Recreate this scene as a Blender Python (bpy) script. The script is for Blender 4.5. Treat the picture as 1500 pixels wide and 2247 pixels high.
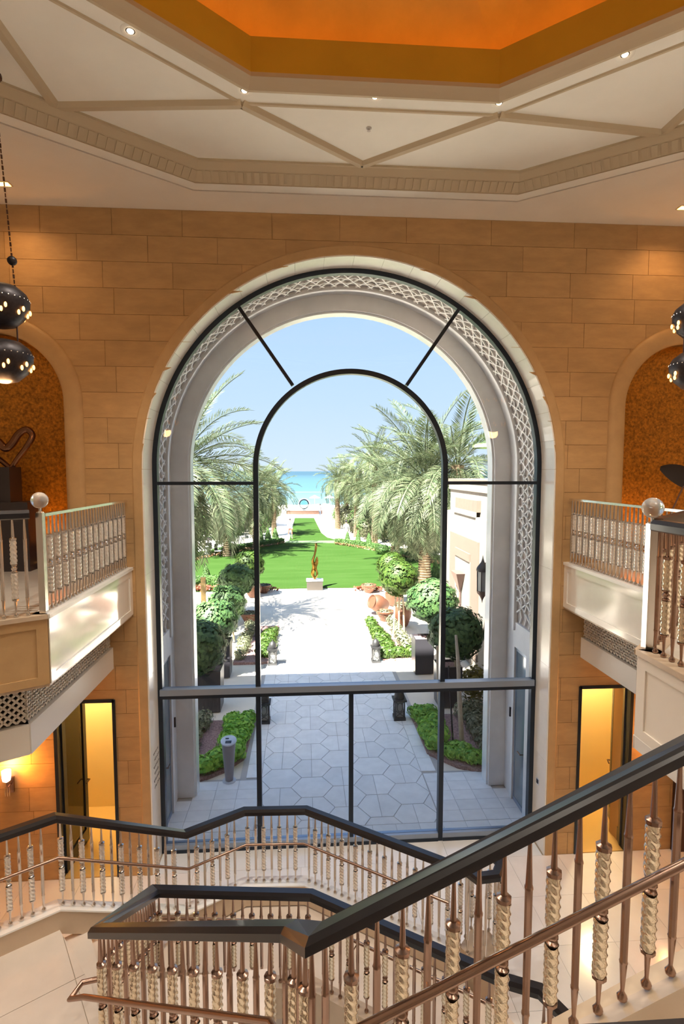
import bpy, bmesh, math, random
import numpy as np
from mathutils import Vector, Matrix
random.seed(7); RNG = np.random.default_rng(11)
S = bpy.context.scene
for o in list(bpy.data.objects): bpy.data.objects.remove(o)
COL = S.collection
PI = math.pi

# ------------------------------------------------------------------ camera
CAM = Vector((-0.73, -8.39, 6.0)); FPX = 1200.0; YAW = math.radians(4.0); PITCH = math.radians(4.32)
cd = bpy.data.cameras.new('camera'); cam = bpy.data.objects.new('camera', cd); COL.objects.link(cam)
cd.sensor_fit = 'HORIZONTAL'; cd.sensor_width = 36; cd.lens = 36 * FPX / 1500
cd.clip_start = 0.05; cd.clip_end = 6000
cam.location = CAM; cam.rotation_euler = (PI / 2 - PITCH, 0, -YAW); S.camera = cam

# ------------------------------------------------------------------ world, sun, exposure
W = bpy.data.worlds.new('World'); S.world = W; W.use_nodes = True
nt = W.node_tree; nt.nodes.clear()
wo = nt.nodes.new('ShaderNodeOutputWorld'); bg = nt.nodes.new('ShaderNodeBackground')
tc = nt.nodes.new('ShaderNodeTexCoord'); sx = nt.nodes.new('ShaderNodeSeparateXYZ'); rp = nt.nodes.new('ShaderNodeValToRGB')
nt.links.new(tc.outputs['Generated'], sx.inputs[0]); nt.links.new(sx.outputs['Z'], rp.inputs[0])
nt.links.new(rp.outputs[0], bg.inputs[0]); nt.links.new(bg.outputs[0], wo.inputs[0])
el = rp.color_ramp.elements
el[0].position = 0.0; el[0].color = (0.42, 0.50, 0.575, 1)
el[1].position = 0.32; el[1].color = (0.27, 0.405, 0.65, 1)
e = el.new(0.12); e.color = (0.35, 0.46, 0.60, 1)
e = el.new(0.9); e.color = (0.20, 0.33, 0.60, 1)
bg.inputs[1].default_value = 0.78
sd = bpy.data.lights.new('sun', 'SUN'); sun = bpy.data.objects.new('sun', sd); COL.objects.link(sun)
sd.energy = 19.0; sd.angle = math.radians(0.6); sd.color = (1.0, 0.94, 0.84)
SUN_DIR = Vector((0.68, 0.73, -1.40)).normalized()
sun.rotation_euler = SUN_DIR.to_track_quat('-Z', 'Y').to_euler(); sun.location = (-20, -20, 30)
S.view_settings.view_transform = 'Standard'; S.view_settings.look = 'None'
S.view_settings.gamma = 1.0; S.view_settings.use_curve_mapping = False
S.view_settings.exposure = 1.25
S.cycles.use_denoising = True
S.cycles.max_bounces = 10; S.cycles.diffuse_bounces = 5; S.cycles.glossy_bounces = 4
S.cycles.transparent_max_bounces = 16; S.cycles.transmission_bounces = 6
S.cycles.caustics_reflective = False; S.cycles.caustics_refractive = False
S.cycles.sample_clamp_indirect = 4.0

# ------------------------------------------------------------------ measuring helper: photograph pixel -> place on a plane
_F = Vector((math.sin(YAW) * math.cos(PITCH), math.cos(YAW) * math.cos(PITCH), -math.sin(PITCH)))
_R = Vector((math.cos(YAW), -math.sin(YAW), 0)); _U = _R.cross(_F)
def ray(x, y): return _F + _R * ((x - 750) / FPX) + _U * ((1123.5 - y) / FPX)
def onY(x, y, Y): d = ray(x, y); return CAM + d * ((Y - CAM.y) / d.y)
def onZ(x, y, Z): d = ray(x, y); return CAM + d * ((Z - CAM.z) / d.z)

# ------------------------------------------------------------------ materials
M = {}
def mat(name, col, rough=0.5, metal=0.0, var=0.0, scale=4.0, col2=None, emit=None, es=0.0, bump=0.0, rnd=0.0, trans=0.0, spec=None, alpha=None, stretch=None, coat=0.0):
    m = bpy.data.materials.new(name); m.use_nodes = True; n = m.node_tree; p = n.nodes['Principled BSDF']
    p.inputs['Base Color'].default_value = (*col, 1); p.inputs['Roughness'].default_value = rough; p.inputs['Metallic'].default_value = metal
    if spec is not None: p.inputs['Specular IOR Level'].default_value = spec
    if trans: p.inputs['Transmission Weight'].default_value = trans
    if coat: p.inputs['Coat Weight'].default_value = coat; p.inputs['Coat Roughness'].default_value = 0.08
    out = None
    if var or bump or col2:
        t = n.nodes.new('ShaderNodeTexCoord'); mp = n.nodes.new('ShaderNodeMapping'); no = n.nodes.new('ShaderNodeTexNoise')
        no.inputs['Scale'].default_value = scale; no.inputs['Detail'].default_value = 6; no.inputs['Roughness'].default_value = 0.6
        if stretch: mp.inputs['Scale'].default_value = stretch
        n.links.new(t.outputs['Object'], mp.inputs[0]); n.links.new(mp.outputs[0], no.inputs['Vector'])
        if var or col2:
            r = n.nodes.new('ShaderNodeValToRGB'); n.links.new(no.outputs['Fac'], r.inputs[0])
            c2 = col2 or tuple(c * (1 - var) for c in col); c1 = col if col2 else tuple(min(1, c * (1 + var)) for c in col)
            r.color_ramp.elements[0].position = 0.34; r.color_ramp.elements[1].position = 0.66
            r.color_ramp.elements[0].color = (*c2, 1); r.color_ramp.elements[1].color = (*c1, 1)
            out = r.outputs[0]
        if bump:
            b = n.nodes.new('ShaderNodeBump'); b.inputs['Strength'].default_value = bump; b.inputs['Distance'].default_value = 0.02
            n.links.new(no.outputs['Fac'], b.inputs['Height']); n.links.new(b.outputs[0], p.inputs['Normal'])
    if rnd:
        oi = n.nodes.new('ShaderNodeObjectInfo'); h = n.nodes.new('ShaderNodeHueSaturation'); mr = n.nodes.new('ShaderNodeMapRange')
        mr.inputs['To Min'].default_value = 1 - rnd; mr.inputs['To Max'].default_value = 1 + rnd
        n.links.new(oi.outputs['Random'], mr.inputs['Value']); n.links.new(mr.outputs[0], h.inputs['Value'])
        if out: n.links.new(out, h.inputs['Color'])
        else: h.inputs['Color'].default_value = (*col, 1)
        out = h.outputs[0]
    if out: n.links.new(out, p.inputs['Base Color'])
    if emit: p.inputs['Emission Color'].default_value = (*emit, 1); p.inputs['Emission Strength'].default_value = es
    M[name] = m; return m
def glass_mat(name, tint, refl=1.0, rough=0.0):
    m = bpy.data.materials.new(name); m.use_nodes = True; n = m.node_tree; n.nodes.clear()
    o = n.nodes.new('ShaderNodeOutputMaterial'); mx = n.nodes.new('ShaderNodeMixShader'); tr = n.nodes.new('ShaderNodeBsdfTransparent'); g = n.nodes.new('ShaderNodeBsdfGlossy')
    f = n.nodes.new('ShaderNodeFresnel'); f.inputs['IOR'].default_value = 1.3; mu = n.nodes.new('ShaderNodeMath'); mu.operation = 'MULTIPLY'; mu.inputs[1].default_value = refl
    tr.inputs[0].default_value = (*tint, 1); g.inputs['Roughness'].default_value = rough
    n.links.new(f.outputs[0], mu.inputs[0]); n.links.new(mu.outputs[0], mx.inputs[0]); n.links.new(tr.outputs[0], mx.inputs[1]); n.links.new(g.outputs[0], mx.inputs[2]); n.links.new(mx.outputs[0], o.inputs[0])
    M[name] = m
def leaf_mat(name, c1, c2, trans=0.35, rough=0.55):
    m = bpy.data.materials.new(name); m.use_nodes = True; n = m.node_tree; n.nodes.clear()
    o = n.nodes.new('ShaderNodeOutputMaterial'); mx = n.nodes.new('ShaderNodeMixShader'); mx.inputs[0].default_value = trans
    p = n.nodes.new('ShaderNodeBsdfPrincipled'); p.inputs['Roughness'].default_value = rough; t = n.nodes.new('ShaderNodeBsdfTranslucent')
    ge = n.nodes.new('ShaderNodeNewGeometry'); r = n.nodes.new('ShaderNodeValToRGB')
    r.color_ramp.elements[0].color = (*c1, 1); r.color_ramp.elements[1].color = (*c2, 1)
    n.links.new(ge.outputs['Random Per Island'], r.inputs[0]); n.links.new(r.outputs[0], p.inputs['Base Color']); n.links.new(r.outputs[0], t.inputs[0])
    n.links.new(p.outputs[0], mx.inputs[1]); n.links.new(t.outputs[0], mx.inputs[2]); n.links.new(mx.outputs[0], o.inputs[0])
    M[name] = m

mat('wall_stone', (0.51, 0.32, 0.145), 0.6, var=0.10, scale=3.0, rnd=0.07, stretch=(1, 1, 3))
mat('wall_joint', (0.34, 0.20, 0.09), 0.8)
mat('trim_stone', (0.53, 0.345, 0.165), 0.5, var=0.06, scale=5)
mat('daylit_stone', (0.93, 0.94, 0.93), 0.22, var=0.05, scale=2.5, coat=0.2)  # stone whitened and cooled, daylight put into the colour
mat('cream_marble', (0.88, 0.85, 0.79), 0.10, var=0.04, scale=2.2, coat=1.0, rnd=0.02)
mat('floor_marble_daylit', (0.79, 0.82, 0.86), 0.13, var=0.05, scale=1.6, rnd=0.03, coat=0.4)  # marble cooled toward blue, window daylight put into the colour
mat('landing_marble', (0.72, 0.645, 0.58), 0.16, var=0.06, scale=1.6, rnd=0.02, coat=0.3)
mat('floor_joint', (0.50, 0.42, 0.33), 0.6)
mat('curb_stone', (0.60, 0.475, 0.35), 0.25, var=0.05, scale=3)
mat('plaster', (0.93, 0.93, 0.88), 0.75, var=0.02, scale=2)
mat('plaster_warm', (0.88, 0.84, 0.77), 0.75, var=0.02, scale=2)
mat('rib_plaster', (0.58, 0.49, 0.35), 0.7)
mat('dark_gap', (0.05, 0.04, 0.03), 0.9)
mat('dome_gold', (0.80, 0.44, 0.06), 0.5, var=0.08, scale=2.0)
mat('drum_gold', (0.62, 0.38, 0.04), 0.45, var=0.05, scale=2.0)
mat('cove_glow', (1, 0.6, 0.2), 0.5, emit=(1.0, 0.50, 0.10), es=1.0)
mat('frame_metal', (0.018, 0.028, 0.045), 0.3, metal=0.5, spec=0.6)
mat('frame_skylit', (0.30, 0.37, 0.48), 0.35, metal=0.5)  # frame metal paled and blued, sky light painted into it
glass_mat('pane_glass', (0.97, 0.985, 0.985), 0.9)
glass_mat('door_glass', (0.60, 0.68, 0.62), 1.5)
mat('black_lacquer', (0.010, 0.010, 0.014), 0.28, coat=0.15)
mat('bronze', (0.40, 0.275, 0.22), 0.26, metal=1.0)
mat('nickel', (0.70, 0.66, 0.62), 0.22, metal=1.0)
mat('chrome', (0.85, 0.85, 0.86), 0.15, metal=1.0)
mat('dark_bronze', (0.10, 0.06, 0.05), 0.3, metal=0.8)
mat('twist_glass', (0.90, 0.80, 0.62), 0.13, metal=0.8, coat=0.6)
mat('twist_silver', (0.93, 0.91, 0.87), 0.13, metal=0.7, coat=0.6)
mat('crystal', (0.95, 0.95, 0.95), 0.05, trans=0.7)
mat('niche_mosaic', (0.46, 0.195, 0.022), 0.28, metal=0.55, var=0.45, scale=26, bump=0.5)
mat('dark_iron', (0.030, 0.026, 0.030), 0.45, metal=0.6, var=0.3, scale=30)
mat('flame', (1, 0.7, 0.3), 0.5, emit=(1.0, 0.38, 0.08), es=3.5)
mat('lamp_face', (1, 0.9, 0.7), 0.5, emit=(1.0, 0.72, 0.42), es=9)
mat('lamp_orange', (1, 0.6, 0.3), 0.5, emit=(1.0, 0.38, 0.08), es=5)
mat('lamp_shade', (1, 0.9, 0.8), 0.5, emit=(1.0, 0.62, 0.40), es=3.2)
mat('dark_pedestal', (0.020, 0.016, 0.020), 0.35)
mat('bronze_loop', (0.20, 0.10, 0.06), 0.18, metal=0.9)
mat('lattice_white', (0.80, 0.76, 0.70), 0.5)
mat('beam_white', (0.84, 0.83, 0.80), 0.35, coat=0.15)
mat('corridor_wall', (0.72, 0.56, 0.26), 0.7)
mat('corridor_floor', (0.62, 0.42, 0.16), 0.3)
mat('porch_stone', (0.88, 0.87, 0.87), 0.6, var=0.05, scale=3)
mat('porch_shade', (0.84, 0.82, 0.81), 0.7, var=0.06, scale=2)
mat('screen_plaster', (0.93, 0.90, 0.87), 0.6)
mat('screen_back', (0.52, 0.46, 0.42), 0.8)
mat('side_glass', (0.16, 0.23, 0.28), 0.08, spec=0.8)
mat('paving', (0.93, 0.91, 0.90), 0.55, var=0.05, scale=4, rnd=0.05)
mat('paving_joint', (0.50, 0.47, 0.45), 0.9)
mat('sand_path', (0.80, 0.71, 0.60), 0.7, var=0.05, scale=1.2)
mat('pale_path', (0.88, 0.82, 0.76), 0.7, var=0.05, scale=0.8)
mat('lawn', (0.022, 0.054, 0.009), 0.95, col2=(0.031, 0.067, 0.014), spec=0.05, scale=0.9, stretch=(0.3, 1.6, 1))
mat('lawn_edge', (0.075, 0.12, 0.06), 0.85, var=0.08, scale=2)
mat('mulch', (0.20, 0.11, 0.105), 0.95, col2=(0.42, 0.27, 0.25), scale=26, bump=1.0)
mat('terracotta', (0.115, 0.042, 0.020), 0.6, var=0.10, scale=6)
mat('planter_black', (0.040, 0.038, 0.045), 0.35)
mat('statue_bronze', (0.17, 0.10, 0.022), 0.3, metal=1.0)
mat('plinth', (0.050, 0.042, 0.036), 0.5)
mat('lantern_iron', (0.035, 0.035, 0.036), 0.5, metal=0.4)
mat('lantern_glass', (0.26, 0.27, 0.26), 0.3, spec=0.6)
mat('post_wood', (0.15, 0.10, 0.03), 0.6, var=0.1, scale=6)
mat('signal_grey', (0.26, 0.25, 0.28), 0.4)
mat('signal_top', (0.62, 0.66, 0.72), 0.3)
mat('screen_black', (0.02, 0.02, 0.03), 0.2)
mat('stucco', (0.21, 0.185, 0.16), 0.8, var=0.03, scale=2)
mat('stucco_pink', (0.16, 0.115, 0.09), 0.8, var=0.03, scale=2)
mat('rust_iron', (0.20, 0.13, 0.11), 0.5, metal=0.4)
mat('palm_trunk', (0.20, 0.15, 0.09), 0.9, col2=(0.12, 0.085, 0.05), scale=8, bump=0.6)
mat('stem_wood', (0.36, 0.29, 0.21), 0.8, var=0.12, scale=8)
mat('umbrella_green', (0.30, 0.42, 0.20), 0.8)
mat('brick_red', (0.085, 0.042, 0.028), 0.8, var=0.12, scale=5)
mat('beach_sand', (0.93, 0.88, 0.82), 0.9)
mat('white_cloth', (0.60, 0.60, 0.60), 0.8)
mat('buoy', (0.16, 0.22, 0.28), 0.6)
mat('ink', (0.10, 0.10, 0.11), 0.6)
glass_mat('globe_glass', (0.62, 0.80, 0.84), 1.5)
leaf_mat('palm_leaf', (0.048, 0.080, 0.032), (0.150, 0.172, 0.095), 0.30)
leaf_mat('palm_leaf_far', (0.048, 0.080, 0.030), (0.130, 0.150, 0.070), 0.30)
leaf_mat('palm_dry', (0.155, 0.114, 0.045), (0.187, 0.153, 0.085), 0.3)
leaf_mat('ball_leaf', (0.028, 0.080, 0.026), (0.105, 0.195, 0.060), 0.28)
leaf_mat('ball_leaf_light', (0.023, 0.068, 0.005), (0.085, 0.142, 0.020), 0.35)
leaf_mat('cone_leaf', (0.036, 0.105, 0.022), (0.120, 0.215, 0.058), 0.25)
leaf_mat('cover_leaf', (0.124, 0.372, 0.038), (0.396, 0.694, 0.086), 0.35)
leaf_mat('grey_leaf', (0.139, 0.167, 0.090), (0.264, 0.278, 0.167), 0.3)
leaf_mat('shrub_leaf', (0.028, 0.037, 0.014), (0.097, 0.097, 0.050), 0.3)
leaf_mat('flower_red', (0.133, 0.018, 0.009), (0.168, 0.071, 0.026), 0.3)
leaf_mat('flower_orange', (0.156, 0.068, 0.023), (0.185, 0.120, 0.058), 0.3)
leaf_mat('date_gold', (0.175, 0.102, 0.014), (0.226, 0.155, 0.040), 0.2)
leaf_mat('yellow_leaf', (0.155, 0.118, 0.009), (0.212, 0.184, 0.028), 0.3)

# ------------------------------------------------------------------ mesh helpers
class MB:
    def __init__(s): s.v = []; s.f = []
    def add(s, vs, fs):
        b = len(s.v); s.v += [tuple(v) for v in vs]; s.f += [tuple(i + b for i in f) for f in fs]; return s
    def box(s, x0, x1, y0, y1, z0, z1):
        return s.add([(x0,y0,z0),(x1,y0,z0),(x1,y1,z0),(x0,y1,z0),(x0,y0,z1),(x1,y0,z1),(x1,y1,z1),(x0,y1,z1)],
                     [(0,3,2,1),(4,5,6,7),(0,1,5,4),(1,2,6,5),(2,3,7,6),(3,0,4,7)])
    def obox(s, a, b, w, h, up=(0,0,1)):
        a = Vector(a); b = Vector(b); d = (b - a).normalized(); up = Vector(up)
        sd = d.cross(up)
        if sd.length < 1e-4: sd = Vector((1, 0, 0))
        sd = sd.normalized() * w / 2; u = sd.cross(d).normalized() * h / 2
        vs = [a-sd-u, a+sd-u, a+sd+u, a-sd+u, b-sd-u, b+sd-u, b+sd+u, b-sd+u]
        return s.add(vs, [(0,1,2,3),(7,6,5,4),(0,4,5,1),(1,5,6,2),(2,6,7,3),(3,7,4,0)])
    def prism(s, poly, z0, z1):
        n = len(poly); vs = [(p[0],p[1],z0) for p in poly] + [(p[0],p[1],z1) for p in poly]
        return s.add(vs, [tuple(range(n-1,-1,-1)), tuple(range(n,2*n))] + [(i,(i+1)%n,n+(i+1)%n,n+i) for i in range(n)])
    def prismY(s, poly, y0, y1):
        n = len(poly); vs = [(p[0],y0,p[1]) for p in poly] + [(p[0],y1,p[1]) for p in poly]
        return s.add(vs, [tuple(range(n)), tuple(range(2*n-1,n-1,-1))] + [(i,n+i,n+(i+1)%n,(i+1)%n) for i in range(n)])
    def lathe(s, prof, n=16, c=(0,0,0), cap=True):
        vs = []; fs = []
        for r, z in prof:
            for k in range(n): a = 2*PI*k/n; vs.append((c[0]+r*math.cos(a), c[1]+r*math.sin(a), c[2]+z))
        for i in range(len(prof)-1):
            for k in range(n): k2 = (k+1)%n; fs.append((i*n+k, i*n+k2, (i+1)*n+k2, (i+1)*n+k))
        if cap: fs.append(tuple(range(n-1,-1,-1))); m = (len(prof)-1)*n; fs.append(tuple(range(m, m+n)))
        return s.add(vs, fs)
    def tube(s, pts, r, n=8, closed=False):
        pts = [Vector(p) for p in pts]; m = len(pts); rr = r if isinstance(r, (list, tuple)) else [r]*m
        vs = []; fs = []; prev = None
        for i, p in enumerate(pts):
            a = pts[(i-1) % m] if closed else pts[max(i-1,0)]; b = pts[(i+1) % m] if closed else pts[min(i+1,m-1)]
            d = (b - a).normalized()
            if prev is None:
                u = d.cross(Vector((0,0,1)));  u = d.cross(Vector((1,0,0))) if u.length < 1e-3 else u
                u.normalize()
            else: u = (prev - d * prev.dot(d)).normalized()
            prev = u; w = d.cross(u)
            for k in range(n): t = 2*PI*k/n; vs.append(p + u*rr[i]*math.cos(t) + w*rr[i]*math.sin(t))
        for i in range(m if closed else m-1):
            j = (i+1) % m
            for k in range(n): k2 = (k+1)%n; fs.append((i*n+k, i*n+k2, j*n+k2, j*n+k))
        if not closed: fs.append(tuple(range(n-1,-1,-1))); fs.append(tuple(range((m-1)*n, m*n)))
        return s.add(vs, fs)
    def sweep(s, pts, prof, closed=False):
        # profile (side, up) kept upright, mitred at the corners
        pts = [Vector(p) for p in pts]; m = len(pts); n = len(prof); vs = []; fs = []
        for i, p in enumerate(pts):
            a = pts[(i-1)%m] if closed or i > 0 else None; b = pts[(i+1)%m] if closed or i < m-1 else None
            d1 = (p-a).to_2d().normalized() if a is not None else None; d2 = (b-p).to_2d().normalized() if b is not None else None
            d1 = d1 if d1 is not None else d2; d2 = d2 if d2 is not None else d1
            n1 = Vector((d1.y,-d1.x)); n2 = Vector((d2.y,-d2.x)); nn = n1+n2
            nn = n1 if nn.length < 1e-3 else nn.normalized(); sc = 1/max(nn.dot(n1),0.35)
            for u, w in prof: vs.append((p.x+nn.x*sc*u, p.y+nn.y*sc*u, p.z+w))
        for i in range(m if closed else m-1):
            j = (i+1)%m
            for k in range(n): k2 = (k+1)%n; fs.append((i*n+k, j*n+k, j*n+k2, i*n+k2))
        if not closed: fs.append(tuple(range(n))); fs.append(tuple(range(m*n-1,(m-1)*n-1,-1)))
        return s.add(vs, fs)
    def sphere(s, c, r, n=16, m=10, sc=(1,1,1)):
        return s.add([(c[0]+r*sc[0]*math.sin(PI*i/m)*math.cos(2*PI*k/n), c[1]+r*sc[1]*math.sin(PI*i/m)*math.sin(2*PI*k/n), c[2]-r*sc[2]*math.cos(PI*i/m)) for i in range(m+1) for k in range(n)],
                     [(i*n+k, i*n+(k+1)%n, (i+1)*n+(k+1)%n, (i+1)*n+k) for i in range(m) for k in range(n)])
    def mesh(s, name, smooth=False, fix=True):
        me = bpy.data.meshes.new(name); me.from_pydata(s.v, [], s.f)
        if fix:
            b = bmesh.new(); b.from_mesh(me); bmesh.ops.remove_doubles(b, verts=b.verts, dist=1e-5); bmesh.ops.recalc_face_normals(b, faces=b.faces); b.to_mesh(me); b.free()
        if smooth:
            me.polygons.foreach_set('use_smooth', [True]*len(me.polygons))
            try: me.set_sharp_from_angle(angle=math.radians(40))
            except Exception: pass
        return me
    def build(s, name, m, parent=None, smooth=False, fix=True, loc=None):
        me = s.mesh(name, smooth, fix); me.materials.append(M[m]); return link(name, me, parent, loc)
def link(name, me, parent=None, loc=None):
    o = bpy.data.objects.new(name, me); COL.objects.link(o)
    if parent is not None: o.parent = parent
    if loc is not None: o.location = loc
    return o
def tag(o, label, cat, group=None, kind=None):
    o['label'] = label; o['category'] = cat
    if group: o['group'] = group
    if kind: o['kind'] = kind
    return o
def thing(name, label, cat, loc=(0,0,0), group=None, kind=None):
    o = bpy.data.objects.new(name, None); o.empty_display_size = 0.1; COL.objects.link(o); o.location = loc
    return tag(o, label, cat, group, kind)
def copy_tree(o, parent=None):
    c = o.copy(); COL.objects.link(c); c.parent = parent
    for ch in o.children: copy_tree(ch, c)
    return c
def lamp(name, kind, loc, energy, color, parent=None, size=0.05, spot=None, blend=0.5, aim=None):
    d = bpy.data.lights.new(name, kind); d.energy = energy; d.color = color
    if kind in ('POINT', 'SPOT'): d.shadow_soft_size = size
    if kind == 'SPOT': d.spot_size = math.radians(spot or 90); d.spot_blend = blend
    o = bpy.data.objects.new(name, d); COL.objects.link(o); o.location = loc
    if aim is not None: o.rotation_euler = (Vector(aim) - Vector(loc)).to_track_quat('-Z', 'Y').to_euler()
    if parent is not None: o.parent = parent; o.location = Vector(loc) - parent.location
    return o
WARM = (1.0, 0.89, 0.74)

# ------------------------------------------------------------------ key dimensions of the hall
ZC = 9.55            # ceiling border
YW = -0.5            # inner face of the front wall
RO, ZS = 3.0, 6.02   # arch radius and springing on the wall face
RG = 2.94            # glazed arch radius
BZ = 4.62            # balcony floor
NX, NR, NS = 4.95, 0.94, 6.95   # niches
DX0, DX1, DZ = 3.48, 4.32, 2.70 # doors beside the arch
XW = 6.6; YB = -16.0

def arch_top(x, c, r, zs): return zs + math.sqrt(max(r*r-(x-c)**2, 0))
def strips(x0, x1, z0, z1, ops):
    """outline pieces of the rectangle x0..x1, z0..z1 above openings (c, r, zs or None, top) that start at the bottom"""
    cuts = {x0, x1}
    for c, r, zs, top in ops:
        for xx in ([c-r, c+r] if zs is None else [c - r*math.cos(PI*k/40) for k in range(41)]):
            if x0 < xx < x1: cuts.add(xx)
    cuts = sorted(cuts); runs = []; cur = None
    for a, b in zip(cuts, cuts[1:]):
        m = (a+b)/2; lo = None
        for c, r, zs, top in ops:
            if abs(m-c) < r:
                lo = (top, top) if zs is None else (arch_top(a,c,r,zs), arch_top(b,c,r,zs))
        la, lb = (z0, z0) if lo is None else (max(z0, lo[0]), max(z0, lo[1]))
        if la >= z1-1e-4 and lb >= z1-1e-4:
            if cur: runs.append(cur); cur = None
            continue
        la, lb = min(la, z1), min(lb, z1)
        if cur is None: cur = [(a, la)]
        elif abs(cur[-1][1]-la) > 1e-6: cur.append((a, la))
        cur.append((b, lb))
    if cur: runs.append(cur)
    res = []
    for r in runs:
        poly = r + [(r[-1][0], z1), (r[0][0], z1)]
        q = []
        for p in poly:
            if not q or (abs(p[0]-q[-1][0])+abs(p[1]-q[-1][1])) > 1e-5: q.append(p)
        if len(q) > 2 and (abs(q[0][0]-q[-1][0])+abs(q[0][1]-q[-1][1])) < 1e-5: q.pop()
        if len(q) > 2: res.append(q)
    return res
ARCH = (0, RO, ZS, 0)
UP = [ARCH, (-NX, NR, NS, 0), (NX, NR, NS, 0)]
LOW = [(0, RO, None, 99), (-(DX0+DX1)/2, (DX1-DX0)/2, None, DZ), ((DX0+DX1)/2, (DX1-DX0)/2, None, DZ)]

def hexa(name, x0, x1, y0, y1, z0, z1, m, parent=None): return MB().box(x0,x1,y0,y1,z0,z1).build(name, m, parent)

# ---- front wall: joint bed behind and single stones in front
wf = MB()
for sec, z0, z1 in ((LOW, 0, BZ), (UP, BZ, ZC+0.4)):
    xs = sorted({-XW, XW, -RO, RO, -DX0, -DX1, DX0, DX1, -NX-NR, -NX+NR, NX-NR, NX+NR})
    for a, b in zip(xs, xs[1:]):
        for poly in strips(a, b, z0, z1, sec):
            if len(poly) <= 5: wf.prismY(poly, YW+0.012, -0.02)
            else:  # split curved pieces into columns
                lowp = [p for p in poly if p[1] < z1-1e-6]
                for p, q in zip(lowp, lowp[1:]):
                    if q[0]-p[0] > 1e-6: wf.prismY([p, q, (q[0], z1), (p[0], z1)], YW+0.012, -0.02)
wall_front = wf.build('wall_front', 'wall_joint')
tag(wall_front, 'tall beige limestone wall around the great arched window', 'wall', kind='structure')
def stones(sec, z0, z1, rows):
    h = (z1-z0)/rows
    for r in range(rows):
        za, zb = z0+r*h, z0+(r+1)*h
        off = (0.0, 0.47, 0.23)[r % 3]; x = -XW - off
        while x < XW:
            w = 0.94 if (r*7+int(x*3)) % 3 else 1.22
            a, b = max(x, -XW), min(x+w, XW)
            if b-a > 0.05:
                for poly in strips(a+0.0025, b-0.0025, za+0.0025, zb-0.0025, sec):
                    if max(p[0] for p in poly)-min(p[0] for p in poly) < 0.01: continue
                    if min(p[0] for p in poly) > 6.3 or max(p[0] for p in poly) < -6.3: continue
                    MB().prismY(poly, YW, YW+0.02).build('wall_stone', 'wall_stone', wall_front)
            x += w
stones(LOW, 0, BZ, 13); stones(UP, BZ, ZC, 14)

# trims around the arch and the niches
def arch_band(c, r0, r1, zs, zb, y0, y1, n=48):
    m = MB(); pr = [(r0,y1),(r0,y0+0.006),(r0+0.01,y0),(r1-0.02,y0),(r1,y0+0.012),(r1,y1)]; k = len(pr)
    path = [(PI, zb-zs)] + [(PI-PI*i/n, 0) for i in range(n+1)] + [(0, zb-zs)]
    vs = []; fs = []
    for a, dz in path:
        for r, y in pr: vs.append((c+r*math.cos(a), y, zs+r*math.sin(a)+dz))
    for i in range(len(path)-1):
        for j in range(k): j2 = (j+1)%k; fs.append((i*k+j, i*k+j2, (i+1)*k+j2, (i+1)*k+j))
    fs.append(tuple(range(k))); fs.append(tuple(range(len(path)*k-1, (len(path)-1)*k-1, -1)))
    return m.add(vs, fs)
t = arch_band(0, RO, RO+0.135, ZS, 0, YW-0.012, YW+0.02).build('arch_trim', 'trim_stone', wall_front)
for sg in (-1, 1):
    m = MB(); n = 40; k = 9; vs = []; fs = []
    prof = [(NR-0.02, YW+0.03)] + [(NR+0.11-0.13*math.cos(PI*j/6), YW-0.055*math.sin(PI*j/6)) for j in range(7)] + [(NR+0.24, YW+0.03)]
    path = [(PI, BZ-NS)] + [(PI-PI*i/n, 0) for i in range(n+1)] + [(0, BZ-NS)]
    for a, dz in path:
        for r, y in prof: vs.append((sg*NX+r*math.cos(a), y, NS+r*math.sin(a)+dz))
    for i in range(len(path)-1):
        for j in range(k): fs.append((i*k+j, i*k+(j+1)%k, (i+1)*k+(j+1)%k, (i+1)*k+j))
    m.add(vs, fs).build('niche_moulding', 'trim_stone', wall_front, smooth=True)
    # niche back and sides (curved gold mosaic)
    m = MB(); vs = []; fs = []
    path = [(PI, BZ-NS)] + [(PI-PI*i/n, 0) for i in range(n+1)] + [(0, BZ-NS)]
    depth = [(0.0, 1.0), (0.25, 1.0), (0.42, 0.93), (0.5, 0.8), (0.52, 0.0)]
    for a, dz in path:
        for y, s_ in depth: vs.append((sg*NX+NR*s_*math.cos(a), YW+0.01+y, (NS if s_ or dz else NS)+NR*s_*math.sin(a)+dz))
    for i in range(len(path)-1):
        for j in range(4): fs.append((i*5+j, i*5+j+1, (i+1)*5+j+1, (i+1)*5+j))
    m.add(vs, fs).build('niche_shell', 'niche_mosaic', wall_front, smooth=True)

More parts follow.
